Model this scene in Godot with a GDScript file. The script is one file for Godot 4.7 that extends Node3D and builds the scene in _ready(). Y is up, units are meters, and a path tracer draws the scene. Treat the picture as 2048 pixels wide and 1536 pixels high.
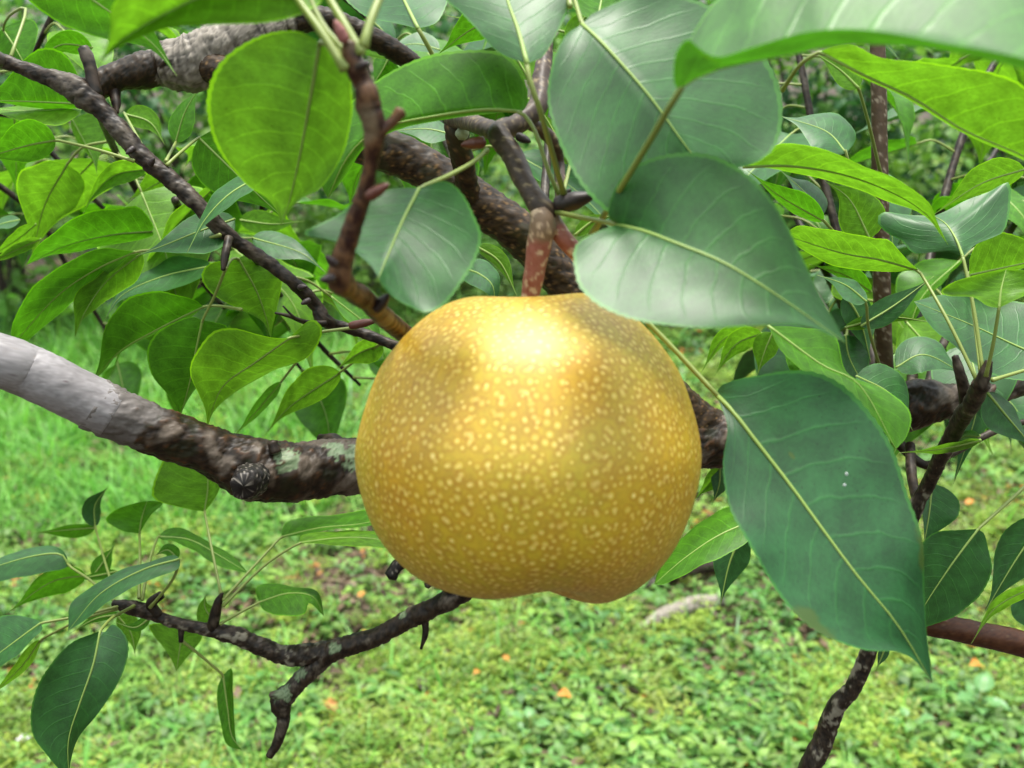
extends Node3D
# A ripe yellow pear hanging among the leafy boughs of a pear tree, above a weedy orchard floor.
# Units are metres. A place in the picture is read as (x, y, depth): P() turns it into a world point once,
# and everything is built there as real geometry of real size.

const F := 2144.0            # focal length in photo pixels (photo 2048 x 1536)
const EYE := Vector3(0.0, 1.2, 0.0)
const PITCH := -20.0
var cam_basis := Basis.from_euler(Vector3(deg_to_rad(PITCH), 0.0, 0.0))
var rng := RandomNumberGenerator.new()
var n_fine := FastNoiseLite.new()
var n_mid := FastNoiseLite.new()
var n_low := FastNoiseLite.new()
var n_cell := FastNoiseLite.new()
var M := {}
var tree: Node3D
var used := {}
var lichen_at := []        # where crusts of lichen grow on the bark: [place, radius]


func P(x: float, y: float, d: float) -> Vector3:
	return EYE + cam_basis * Vector3((x - 1024.0) / F * d, -(y - 768.0) / F * d, -d)


func lin(r: float, g: float, b: float) -> Color:
	return Color(r, g, b).linear_to_srgb()


func numbered(called: String) -> String:
	var n: int = used.get(called, -1) + 1
	used[called] = n
	return called if n == 0 else "%s_%03d" % [called, n]


func ready_noise(n: FastNoiseLite, s: int, f: float, oct: int) -> void:
	n.seed = s
	n.noise_type = FastNoiseLite.TYPE_SIMPLEX_SMOOTH
	n.frequency = f
	n.fractal_octaves = oct


func put(called: String, m: Mesh, parent: Node3D, at: Vector3, label := "") -> MeshInstance3D:
	var o := MeshInstance3D.new()
	o.name = numbered(called)
	o.mesh = m
	parent.add_child(o, true)
	o.position = at - (parent.global_position if parent != self else Vector3.ZERO)
	if label:
		o.set_meta("label", label)
	return o


func tag(o: Node3D, label: String, category: String, group := "", kind := "") -> void:
	if label: o.set_meta("label", label)
	if category: o.set_meta("category", category)
	if group: o.set_meta("group", group)
	if kind: o.set_meta("kind", kind)


# ---------------------------------------------------------------- curves
func cr(a: Vector3, b: Vector3, c: Vector3, d: Vector3, t: float) -> Vector3:
	return 0.5 * ((2.0 * b) + (c - a) * t + (2.0 * a - 5.0 * b + 4.0 * c - d) * t * t + (3.0 * b - a - 3.0 * c + d) * t * t * t)


# points resampled to n + 1 places at even steps of length
func resample(pts: PackedVector3Array, n: int) -> PackedVector3Array:
	var fine := PackedVector3Array()
	var k := pts.size()
	for i in k - 1:
		var a := pts[i - 1] if i > 0 else pts[0] * 2.0 - pts[1]
		var d := pts[i + 2] if i + 2 < k else pts[k - 1] * 2.0 - pts[k - 2]
		for j in 12:
			fine.append(cr(a, pts[i], pts[i + 1], d, j / 12.0))
	fine.append(pts[k - 1])
	var run := PackedFloat32Array([0.0])
	for i in fine.size() - 1:
		run.append(run[i] + fine[i].distance_to(fine[i + 1]))
	var total := run[run.size() - 1]
	var out := PackedVector3Array()
	var at := 0
	for i in n + 1:
		var want := total * i / n
		while at < fine.size() - 2 and run[at + 1] < want:
			at += 1
		var span := maxf(run[at + 1] - run[at], 1e-9)
		out.append(fine[at].lerp(fine[at + 1], clampf((want - run[at]) / span, 0.0, 1.0)))
	return out


func commit(v: PackedVector3Array, uv: PackedVector2Array, col: PackedColorArray, idx: PackedInt32Array, mat: Material, into: ArrayMesh = null) -> ArrayMesh:
	var a := []
	a.resize(Mesh.ARRAY_MAX)
	a[Mesh.ARRAY_VERTEX] = v
	if uv.size(): a[Mesh.ARRAY_TEX_UV] = uv
	if col.size(): a[Mesh.ARRAY_COLOR] = col
	a[Mesh.ARRAY_INDEX] = idx
	var st := SurfaceTool.new()
	st.create_from_arrays(a)
	st.generate_normals()
	st.index()
	var m := st.commit(into) if into else st.commit()
	m.surface_set_material(m.get_surface_count() - 1, mat)
	return m


# a round tube along pts with radii rad; plain (no bark)
func tube(pts: PackedVector3Array, rad: PackedFloat32Array, sides: int, mat: Material, into: ArrayMesh = null) -> ArrayMesh:
	var v := PackedVector3Array()
	var uv := PackedVector2Array()
	var idx := PackedInt32Array()
	var k := pts.size()
	var t0 := (pts[1] - pts[0]).normalized()
	var side := t0.cross(Vector3(0.31, 0.93, 0.17)).normalized()
	var run := 0.0
	for i in k:
		var t := (pts[mini(i + 1, k - 1)] - pts[maxi(i - 1, 0)]).normalized()
		side = (side - t * side.dot(t)).normalized()
		var up := t.cross(side)
		if i > 0: run += pts[i].distance_to(pts[i - 1])
		for j in sides + 1:
			var a := TAU * j / sides
			v.append(pts[i] + (side * cos(a) + up * sin(a)) * rad[i])
			uv.append(Vector2(float(j) / sides, run * 40.0))
	for i in k - 1:
		for j in sides:
			var q := i * (sides + 1) + j
			idx.append_array([q, q + 1, q + sides + 1, q + 1, q + sides + 2, q + sides + 1])
	for e in [0, k - 1]:
		var c := v.size()
		var t := (pts[1] - pts[0]).normalized() * -1.0 if e == 0 else (pts[k - 1] - pts[k - 2]).normalized()
		v.append(pts[e] + t * rad[e] * 0.5)
		uv.append(Vector2(0.5, 0.0))
		for j in sides:
			var q: int = e * (sides + 1) + j
			idx.append_array([q, c, q + 1] if e == 0 else [q, q + 1, c])
	return commit(v, uv, PackedColorArray(), idx, mat, into)


# ---------------------------------------------------------------- bark
# spec: flat list x, y, depth, width (photo pixels); style names how the bark is coloured and how rough it is
func grey_bark(f: float, m: float, l: float) -> Color:
	return Color(0.28, 0.275, 0.295).lerp(Color(0.52, 0.52, 0.565), clampf(f * 0.9 - 0.1 + l * 0.5 + m * 0.35, 0.0, 1.0))


func bark_color(style: String, p: Vector3, along: float, lump: float) -> Color:
	var f := n_fine.get_noise_3dv(p * 1000.0) * 0.5 + 0.5
	var m := n_mid.get_noise_3dv(p * 1000.0)
	var l := n_low.get_noise_3dv(p * 1000.0)
	var c := n_cell.get_noise_3dv(p * 1000.0) + 1.0    # 0 at a cell's centre, 1 at its rim
	var out: Color
	match style:
		"pale":
			out = Color(0.20, 0.16, 0.12).lerp(Color(0.72, 0.72, 0.66), clampf(f * 1.2 - 0.2 + m * 1.1, 0.0, 1.0))
		"grey":
			out = grey_bark(f, m, l)
			out = out.lerp(Color(0.12, 0.085, 0.10) if m > 0.0 else Color(0.48, 0.42, 0.38), smoothstep(0.30, 0.18, c))
		"wet":
			var rim := along + m * 0.012 + l * 0.02
			out = Color(0.035, 0.023, 0.014).lerp(Color(0.135, 0.085, 0.048), clampf(f * 0.9 - 0.1 + m * 0.9, 0.0, 1.0))
			out = out.lerp(Color(0.26, 0.12, 0.04), clampf((m + f * 0.35 - 0.45) * 4.0, 0.0, 0.6))
			out = out.lerp(Color(0.50, 0.44, 0.40).lerp(Color(0.20, 0.17, 0.14), f), clampf((l - 0.10) * 7.0, 0.0, 0.9))
			if l < -0.28: out = out.lerp(Color(0.035, 0.045, 0.012), 0.7)
			out = out.lerp(Color(0.16, 0.10, 0.05), smoothstep(0.36, 0.18, c))
			if rim < 0.030: out = grey_bark(f, m, l).lerp(out, smoothstep(0.022, 0.030, rim))
		"ringed":
			out = Color(0.30, 0.29, 0.275).lerp(Color(0.95, 0.94, 0.90), clampf(f * 1.3 - 0.1 + m * 0.4, 0.0, 1.0))
			out = out.lerp(Color(0.035, 0.026, 0.022), clampf(lump * 1.15 - m * 0.5, 0.0, 0.92))
			if along < 0.215 + l * 0.12 or along > 0.60 + m * 0.05: out = Color(0.030, 0.022, 0.014).lerp(Color(0.15, 0.095, 0.045), clampf(f * 1.5 - 0.45 + m * 0.6, 0.0, 1.0))
		"black":
			out = Color(0.015, 0.012, 0.014).lerp(Color(0.09, 0.08, 0.08), clampf(f * 1.3 - 0.3, 0.0, 1.0))
			out = out.lerp(Color(1.0, 1.0, 1.0), smoothstep(0.66, 0.80, f) * 0.7)
		"dark":
			out = Color(0.026, 0.018, 0.013).lerp(Color(0.15, 0.105, 0.070), clampf(f * 1.1 - 0.25 + m * 0.8, 0.0, 1.0))
			out = out.lerp(Color(0.42, 0.40, 0.36), clampf((l + m * 0.5 - 0.16) * 3.0, 0.0, 0.75) * f)
			out = out.lerp(Color(0.10, 0.075, 0.05), smoothstep(0.34, 0.16, c))
		"limb":
			out = Color(0.040, 0.026, 0.015).lerp(Color(0.21, 0.135, 0.070), clampf(f * 1.4 - 0.35 + m * 0.7, 0.0, 1.0))
			if l > 0.25: out = out.lerp(Color(0.09, 0.10, 0.035), 0.5)
			out = out.lerp(Color(0.62, 0.40, 0.18), smoothstep(0.43, 0.25, c))
		"spur":
			out = Color(0.085, 0.060, 0.054).lerp(Color(0.24, 0.18, 0.155), clampf(f * 1.2 + m * 0.5, 0.0, 1.0))
			out = out.lerp(Color(0.85, 0.72, 0.48), smoothstep(0.46, 0.28, c))
		"twig":
			out = Color(0.040, 0.014, 0.010).lerp(Color(0.22, 0.115, 0.055), clampf(f * 0.9 + m * 1.3 - 0.1, 0.0, 1.0))
			out = out.lerp(Color(0.030, 0.015, 0.016), clampf(lump, 0.0, 1.0) * 0.8)
			out = out.lerp(Color(0.27, 0.22, 0.14), clampf(l * 2.2 - 0.2, 0.0, 0.6))
		"shoot":
			out = Color(0.070, 0.046, 0.025).lerp(Color(0.12, 0.078, 0.043), clampf(f * 1.1 + m * 0.4, 0.0, 1.0))
			out = out.lerp(Color(0.44, 0.38, 0.29), smoothstep(0.46, 0.28, c))
		"lichened":
			out = Color(0.034, 0.026, 0.022).lerp(Color(0.20, 0.155, 0.12), clampf(f * 1.1 - 0.2 + m * 0.7, 0.0, 1.0))
			out = out.lerp(Color(0.025, 0.018, 0.014), clampf(lump, 0.0, 1.0) * 0.6)
			if m + l * 0.7 > 0.30: out = out.lerp(Color(0.72, 0.74, 0.66), clampf((m + l * 0.7 - 0.30) * 4.0, 0.0, 0.8))
			out = out.lerp(Color(0.55, 0.48, 0.36), smoothstep(0.33, 0.15, c))
		"red":
			out = Color(0.060, 0.022, 0.012).lerp(Color(0.135, 0.055, 0.026), clampf(f * 1.2 + m * 0.5 - 0.1, 0.0, 1.0))
			out = out.lerp(Color(0.25, 0.17, 0.10), smoothstep(0.36, 0.18, c))
		"stem":
			out = Color(0.46, 0.155, 0.115).lerp(Color(0.60, 0.25, 0.21), clampf(f + m * 0.6, 0.0, 1.0))
			if along < 0.26: out = Color(0.38, 0.26, 0.18).lerp(out, smoothstep(0.20, 0.26, along + m * 0.03))
			out = out.lerp(Color(1.0, 0.78, 0.58), smoothstep(0.46, 0.36, c))
		_:
			out = Color(0.07, 0.055, 0.04).lerp(Color(0.16, 0.13, 0.10), clampf(f + m * 0.5, 0.0, 1.0))
	if style == "wet" or style == "dark" or style == "ringed":
		for q in lichen_at:
			var far: float = p.distance_to(q[0]) / q[1]
			if far < 1.6:
				var k := far + m * 0.7 + (f - 0.5) * 0.7
				out = out.lerp(Color(0.45, 0.80, 0.46).lerp(Color(0.85, 1.0, 0.80), f * f), smoothstep(1.0, 0.88, k) * (0.55 + 0.45 * smoothstep(0.25, 0.5, f)))
	return out


func bark(spec: Array, style: String, origin: Vector3, step := 0.0011, bump := 0.05, rings := 0.0, world_pts := PackedVector3Array(), world_rad := PackedFloat32Array()) -> ArrayMesh:
	var ctr := world_pts
	var rr := world_rad
	if spec.size():
		ctr = PackedVector3Array()
		rr = PackedFloat32Array()
		for i in spec.size() / 4:
			ctr.append(P(spec[i * 4], spec[i * 4 + 1], spec[i * 4 + 2]))
			rr.append(spec[i * 4 + 3] * 0.5 * spec[i * 4 + 2] / F)
	var length := 0.0
	for i in ctr.size() - 1: length += ctr[i].distance_to(ctr[i + 1])
	var n := maxi(6, int(length / step))
	var pts := resample(ctr, n)
	# radius follows the nearest spec points along the curve
	var run := PackedFloat32Array([0.0])
	for i in ctr.size() - 1: run.append(run[i] + ctr[i].distance_to(ctr[i + 1]))
	var big := 0.0
	for r in rr: big = maxf(big, r)
	var sides := clampi(int(TAU * big / step), 10, 84)
	var v := PackedVector3Array()
	var col := PackedColorArray()
	var idx := PackedInt32Array()
	var side := (pts[1] - pts[0]).normalized().cross(Vector3(0.31, 0.93, 0.17)).normalized()
	var seg := 0
	for i in n + 1:
		var along := run[run.size() - 1] * i / n
		while seg < ctr.size() - 2 and run[seg + 1] < along: seg += 1
		var s := clampf((along - run[seg]) / maxf(run[seg + 1] - run[seg], 1e-9), 0.0, 1.0)
		var r := lerpf(rr[seg], rr[seg + 1], s * s * (3.0 - 2.0 * s))
		var t := (pts[mini(i + 1, n)] - pts[maxi(i - 1, 0)]).normalized()
		side = (side - t * side.dot(t)).normalized()
		var up := t.cross(side)
		var lump := 0.0
		if rings > 0.0:
			var w := along / rings + n_mid.get_noise_1d(along * 900.0) * 1.1
			lump = pow(absf(sin(w * PI)), 5.0) * (0.55 + 0.45 * n_low.get_noise_1d(along * 2500.0 + 50.0))
			r *= 1.0 - 0.10 * lump
		for j in sides + 1:
			var a := TAU * (j % sides) / sides
			var dir := side * cos(a) + up * sin(a)
			var q := pts[i] + dir * r
			var k := 1.0 + bump * (n_mid.get_noise_3dv(q * 1000.0) * 1.1 + n_low.get_noise_3dv(q * 1000.0) * 1.2 + n_fine.get_noise_3dv(q * 1000.0) * 0.35)
			v.append(pts[i] + dir * r * k - origin)
			col.append(bark_color(style, q, float(i) / n, lump))
	for i in n:
		for j in sides:
			var q := i * (sides + 1) + j
			idx.append_array([q, q + 1, q + sides + 1, q + 1, q + sides + 2, q + sides + 1])
	for e in [0, n]:
		var c := v.size()
		var t := (pts[0] - pts[1]).normalized() if e == 0 else (pts[n] - pts[n - 1]).normalized()
		v.append(pts[e] + t * (rr[0] if e == 0 else rr[rr.size() - 1]) * 0.45 - origin)
		col.append(bark_color(style, pts[e], 0.0 if e == 0 else 1.0, 0.0))
		for j in sides:
			var q: int = e * (sides + 1) + j
			idx.append_array([q, c, q + 1] if e == 0 else [q, q + 1, c])
	return commit(v, PackedVector2Array(), col, idx, M.bark_smooth if style in ["grey", "stem", "twig", "shoot", "red", "pale"] else M.bark)


func branch(called: String, spec: Array, style: String, label: String, parent: Node3D = null, step := 0.0011, bump := 0.06, rings := 0.0) -> MeshInstance3D:
	var o := P(spec[0], spec[1], spec[2])
	return put(called, bark(spec, style, o, step, bump, rings), parent if parent else tree, o, label)


# a pointed bud with overlapping scales
func bud(parent: Node3D, x: float, y: float, d: float, dx: float, dy: float, w: float, mat: String) -> void:
	var a := P(x, y, d)
	var b := P(x + dx, y + dy, d - 0.002)
	var r := w * 0.5 * d / F
	var pts := PackedVector3Array()
	var rad := PackedFloat32Array()
	for i in 13:
		var t := i / 12.0
		pts.append(a.lerp(b, t) - a)
		rad.append(r * (0.62 + 0.38 * sin(minf(t * 2.2, 1.57))) * pow(maxf(1.0 - t, 0.01), 0.55) * (1.0 + 0.10 * absf(sin(t * 9.0))) + 0.0001)
	put("bud", tube(pts, rad, 10, M[mat]), parent, a)


# ---------------------------------------------------------------- leaves
# blade from a midrib and its two margins (all n + 1 points, world), with petiole; one mesh, three materials
func blade(mid: PackedVector3Array, le: PackedVector3Array, ri: PackedVector3Array, half: int, mat: Material, bulge: float, wave: float, sd: float, origin: Vector3, petiole: PackedVector3Array, rib: float, teeth := 0.0, stalk := 0.0) -> ArrayMesh:
	var v := PackedVector3Array()
	var uv := PackedVector2Array()
	var idx := PackedInt32Array()
	var n := mid.size() - 1
	var w := 2 * half + 1
	var size := mid[0].distance_to(mid[n])
	for i in n + 1:
		var t := (mid[mini(i + 1, n)] - mid[maxi(i - 1, 0)]).normalized()
		var k := float(i) / n
		var across := (le[i] - ri[i])
		var nor := t.cross(across).normalized() if across.length() > 1e-7 else Vector3.UP
		for j in w:
			var s := float(j - half) / half
			var a := absf(s)
			var edge := le[i] if s < 0.0 else ri[i]
			var wide := (edge - mid[i])
			var wl := wide.length()
			var q := mid[i] + wide * a
			if j == 0 or j == w - 1: q += wide * teeth * (0.5 if i % 2 == 0 else -0.5)
			q += nor * bulge * wl * 4.0 * a * (1.0 - a)
			var ph := sd * 3.7 + (2.1 if s < 0.0 else 0.0)
			q += nor * wave * minf(wl, size * 0.35) * a * a * (sin(k * 15.0 + ph) + 0.6 * sin(k * 27.0 + ph * 2.0))
			q += nor * 0.0006 * minf(1.0, wl * 60.0) * a * n_low.get_noise_3dv(q * 700.0 + Vector3(sd, 0, 0) * 50.0)
			v.append(q - origin)
			uv.append(Vector2(k, 0.5 + 0.5 * s))
	for i in n:
		for j in w - 1:
			var q := i * w + j
			idx.append_array([q, q + 1, q + w, q + 1, q + w + 1, q + w])
	var m := commit(v, uv, PackedColorArray(), idx, mat)
	var p2 := PackedVector3Array()
	var r2 := PackedFloat32Array()
	for i in range(0, n + 1, maxi(1, n / 16)):
		p2.append(mid[i] - origin)
		r2.append(rib * (1.0 - 0.85 * float(i) / n))
	tube(p2, r2, 6, M.rib, m)
	if petiole.size() > 1:
		var pp := resample(petiole, 10)
		var pr := PackedFloat32Array()
		for i in 11:
			pp[i] -= origin
			pr.append((stalk if stalk > 0.0 else rib) * (1.25 - 0.25 * i / 10.0 + (0.35 if i == 0 else 0.0)))
		tube(pp, pr, 8, M.petiole, m)
	return m


const OUTLINE: Array[float] = [0.0, 0.50, 0.70, 0.84, 0.93, 0.985, 1.0, 0.985, 0.95, 0.885, 0.80, 0.70, 0.585, 0.465, 0.345, 0.235, 0.145, 0.085, 0.048, 0.022, 0.0]

func width_at(t: float) -> float:
	var k := clampf(t, 0.0, 1.0) * 20.0
	var i := mini(int(k), 19)
	if i == 0: return OUTLINE[1] * sqrt(k)
	return lerpf(OUTLINE[i], OUTLINE[i + 1], k - i)


func flat3(list: Array) -> PackedVector3Array:
	var out := PackedVector3Array()
	for i in list.size() / 3: out.append(P(list[i * 3], list[i * 3 + 1], list[i * 3 + 2]))
	return out


# midrib (x, y, depth ...); how far the margins stand off on either side (left, right, walking from base to tip, in photo
# pixels) and how much farther off (metres) each margin lies than the midrib
func leaf(b: Node3D, tone: String, midrib: Array, wl: float, wr: float, dl: float, dr: float, pet := [], label := "", opt := {}) -> void:
	var n: int = opt.get("n", 30)
	var mid := resample(flat3(midrib), n)
	var le := PackedVector3Array()
	var ri := PackedVector3Array()
	var inv := cam_basis.inverse()
	for i in n + 1:
		var t := inv * (mid[mini(i + 1, n)] - mid[maxi(i - 1, 0)])
		var side := Vector2(-t.y, t.x).normalized()
		var q := inv * (mid[i] - EYE)
		var d := -q.z
		var k := width_at(float(i) / n)
		var px := k / F * d
		var look := q / d
		le.append(mid[i] + cam_basis * (Vector3(side.x, side.y, 0.0) * wl * px + look * dl * k))
		ri.append(mid[i] + cam_basis * (Vector3(-side.x, -side.y, 0.0) * wr * px + look * dr * k))
	finish_leaf(b, tone, mid, le, ri, pet, label, opt)


# the same with the two margins given as points (x, y ...) of their own
func leaf_shape(b: Node3D, tone: String, midrib: Array, left: Array, right: Array, dl: float, dr: float, pet := [], label := "", opt := {}) -> void:
	var n: int = opt.get("n", 60)
	var mid := resample(flat3(midrib), n)
	var inv := cam_basis.inverse()
	var both: Array[PackedVector3Array] = []
	for e in 2:
		var list: Array = left if e == 0 else right
		var q := PackedVector3Array([Vector3(midrib[0], midrib[1], 0.0)])
		for i in list.size() / 2: q.append(Vector3(list[i * 2], list[i * 2 + 1], 0.0))
		q.append(Vector3(midrib[midrib.size() - 3], midrib[midrib.size() - 2], 0.0))
		q = resample(q, n)
		for i in n + 1:
			var k := float(i) / n
			var d := -(inv * (mid[i] - EYE)).z + (dl if e == 0 else dr) * pow(sin(PI * k), 0.7)
			q[i] = P(q[i].x, q[i].y, d)
		both.append(q)
	if not opt.has("n"): opt["n"] = 60
	finish_leaf(b, tone, mid, both[0], both[1], pet, label, opt)


func finish_leaf(b: Node3D, tone: String, mid: PackedVector3Array, le: PackedVector3Array, ri: PackedVector3Array, pet: Array, label: String, opt: Dictionary) -> void:
	var petiole := PackedVector3Array()
	if pet.size():
		petiole = flat3(pet)
		petiole.append(mid[0])
		petiole.append(mid[1])
	var o := petiole[0] if petiole.size() else mid[0]
	var half := 9 if opt.get("n", 30) > 40 else 6
	var sd := rng.randf() * 10.0
	var tone_n := rng.randi() % 3
	var m := blade(mid, le, ri, half, M[opt.mat] if opt.has("mat") else M["leaf_%s_%d" % [tone, tone_n]], opt.get("bulge", rng.randf_range(-0.07, 0.07)), opt.get("wave", 0.022), sd, o, petiole, opt.get("rib", 0.00055), opt.get("teeth", 0.012), opt.get("stalk", 0.0))
	put("leaf", m, b, o, label)


# ---------------------------------------------------------------- materials
func mat(color: Color, rough: float, spec := 0.5) -> StandardMaterial3D:
	var m := StandardMaterial3D.new()
	m.albedo_color = color
	m.roughness = rough
	m.metallic_specular = spec
	m.cull_mode = BaseMaterial3D.CULL_DISABLED
	return m


# veins, tertiary net and mottling of a pear leaf; u runs along the midrib, v across. Returns [colour, relief]
func leaf_maps(sd: int, blotches: Array) -> Array:
	var w := 512
	var h := 256
	var im := Image.create(w, h, false, Image.FORMAT_RGB8)
	var hi := Image.create(w, h, false, Image.FORMAT_RGB8)
	var net := FastNoiseLite.new()
	net.seed = sd
	net.noise_type = FastNoiseLite.TYPE_CELLULAR
	net.cellular_return_type = FastNoiseLite.RETURN_DISTANCE2_SUB
	net.frequency = 0.085
	var blot := FastNoiseLite.new()
	ready_noise(blot, sd + 7, 0.014, 4)
	for y in h:
		var s := (y + 0.5) / h * 2.0 - 1.0
		var a := absf(s)
		for x in w:
			var t := (x + 0.5) / w
			var warp := blot.get_noise_2d(x, y)
			var q := t - 0.20 * pow(a, 1.2) + 0.012 * warp
			var ph := q * 10.0 + (0.45 if s > 0.0 else 0.0) + sd * 0.3
			var d := absf(ph - roundf(ph))
			var vein := clampf(1.0 - d / (0.075 * (1.05 - 0.65 * a)), 0.0, 1.0) * smoothstep(1.0, 0.72, a)
			var fine := clampf(1.0 - absf(fposmod(ph * 5.0 + warp * 1.5, 1.0) - 0.5) * 5.0, 0.0, 1.0) * 0.16
			var cell := net.get_noise_2d(x, y * 1.4) + 1.0
			fine += clampf(1.0 - cell * 9.0, 0.0, 1.0) * 0.22
			var rib := clampf(1.0 - a / (0.030 * (1.1 - t)), 0.0, 1.0)
			var tone := 0.60 + 0.12 * warp + 0.05 * blot.get_noise_2d(x * 7.0, y * 7.0)
			var c := Color(tone, tone, tone)
			c = c.lerp(Color(0.98, 0.98, 0.80), vein * 0.31 + fine * 0.50)
			c = c.lerp(Color(1.0, 1.0, 0.72), rib * 0.8)
			if a > 0.962: c = c.lerp(Color(1.0, 0.94, 0.55), 0.55)
			var fleck := blot.get_noise_2d(x * 13.0 + 300.0, y * 13.0)
			if fleck > 0.52: c = c.lerp(Color(0.30, 0.20, 0.12), clampf((fleck - 0.52) * 6.0, 0.0, 0.6))
			c = c.lerp(Color(0.80, 0.84, 0.80), clampf((blot.get_noise_2d(x * 2.2 + 900.0, y * 2.2) - 0.28) * 1.2, 0.0, 0.08))
			for b in blotches:
				var r := Vector2((t - b[0]) / b[2], (s - b[1]) / b[3]).length() + warp * 0.9
				if r < 1.0: c = c.lerp(Color(1.0, 0.62, 0.42), clampf((1.0 - r) * 2.2, 0.0, 0.85))
			im.set_pixel(x, y, c)
			var up := clampf(0.62 - 0.34 * vein - 0.5 * rib - fine * 0.35 + 0.16 * warp, 0.0, 1.0)
			hi.set_pixel(x, y, Color(up, up, up))
	return [ImageTexture.create_from_image(im), ImageTexture.create_from_image(hi)]


func leaf_mat(maps: Array, c: Color, through: Color, rough: float, spec: float) -> StandardMaterial3D:
	var m := mat(c.linear_to_srgb(), rough, spec)
	m.albedo_texture = maps[0]
	m.heightmap_enabled = true
	m.heightmap_texture = maps[1]
	m.heightmap_scale = 0.018
	m.backlight_enabled = true
	m.backlight = through.linear_to_srgb()
	return m


func grain(color: Color, rough: float, f: float, relief: float, dark: float) -> StandardMaterial3D:
	var m := mat(Color.WHITE, rough)
	var n := FastNoiseLite.new()
	ready_noise(n, int(f * 1000.0), f, 5)
	var im := Image.create(256, 256, false, Image.FORMAT_RGB8)
	for y in 256:
		for x in 256:
			var k := clampf(n.get_noise_2d(x, y) * 0.9 + 0.5, 0.0, 1.0)
			im.set_pixel(x, y, Color(color.r * lerpf(dark, 1.2, k), color.g * lerpf(dark, 1.2, k), color.b * lerpf(dark, 1.15, k)).linear_to_srgb())
	m.albedo_texture = ImageTexture.create_from_image(im)
	m.heightmap_enabled = relief > 0.0
	m.heightmap_texture = m.albedo_texture
	m.heightmap_scale = relief
	m.uv1_triplanar = true
	return m


# skin of the fruit: golden russet ground with pale lenticels, u round the fruit, v from stalk to eye
func pear_skin() -> StandardMaterial3D:
	var w := 1600
	var h := 800
	var im := Image.create(w, h, false, Image.FORMAT_RGB8)
	var hi := Image.create(w, h, false, Image.FORMAT_RGB8)
	hi.fill(Color(0.5, 0.5, 0.5))
	var a := FastNoiseLite.new()
	ready_noise(a, 31, 0.006, 4)
	var ring := w / TAU
	for y in h:
		for x in w:
			var ang := TAU * x / w
			var q := Vector3(cos(ang) * ring, y, sin(ang) * ring)
			var k := a.get_noise_3dv(q * 0.8)
			var f := a.get_noise_3dv(q * 12.0)
			var c := Color(0.55, 0.315, 0.012).lerp(Color(0.46, 0.335, 0.014), clampf(0.48 + k * 1.0, 0.0, 1.0))
			c = c.lerp(Color(0.36, 0.18, 0.012), clampf((a.get_noise_3dv(q * 3.1 + Vector3(400, 0, 0)) - 0.12) * 1.6, 0.0, 0.28))
			im.set_pixel(x, y, (c * (1.0 + f * 0.16)).linear_to_srgb())
	var r := RandomNumberGenerator.new()
	r.seed = 5
	var taken := {}
	var made := 0
	for tries in 60000:
		if made > 5200: break
		var v := r.randf()
		var girth := maxf(sin(PI * v), 0.12)
		if r.randf() > girth: continue
		var u := r.randf()
		var key := Vector2i(int(u * w * girth / 12.0) + 4000 * int(v * h / 12.0), 0)
		if taken.has(key): continue
		taken[key] = true
		made += 1
		var size := r.randf_range(2.9, 5.3)
		var cx := int(u * w)
		var cy := int(v * h)
		var rx := int(ceil(size * 2.0 / girth))
		var pale := r.randf_range(0.5, 1.0)
		for dy in range(-11, 12):
			for dx in range(-rx, rx + 1):
				var e := Vector2(dx * girth, dy).length() / size
				if e > 1.9 or cy + dy < 0 or cy + dy >= h: continue
				var x := posmod(cx + dx, w)
				var old := im.get_pixel(x, cy + dy)
				var core := smoothstep(1.25, 0.2, e)
				var c := old.lerp(Color(0.96, 0.87, 0.57), core * pale * 0.66)
				if e > 1.15: c = c.lerp(Color(0.62, 0.40, 0.06), 0.18)
				im.set_pixel(x, cy + dy, c)
				hi.set_pixel(x, cy + dy, Color(0.5, 0.5, 0.5).lerp(Color.WHITE, core * 0.5))
	var m := mat(Color.WHITE, 0.51, 0.58)
	m.albedo_texture = ImageTexture.create_from_image(im)
	m.heightmap_enabled = true
	m.heightmap_texture = ImageTexture.create_from_image(hi)
	m.heightmap_scale = 0.004
	m.subsurf_scatter_enabled = true
	m.subsurf_scatter_strength = 0.12
	return m


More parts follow.
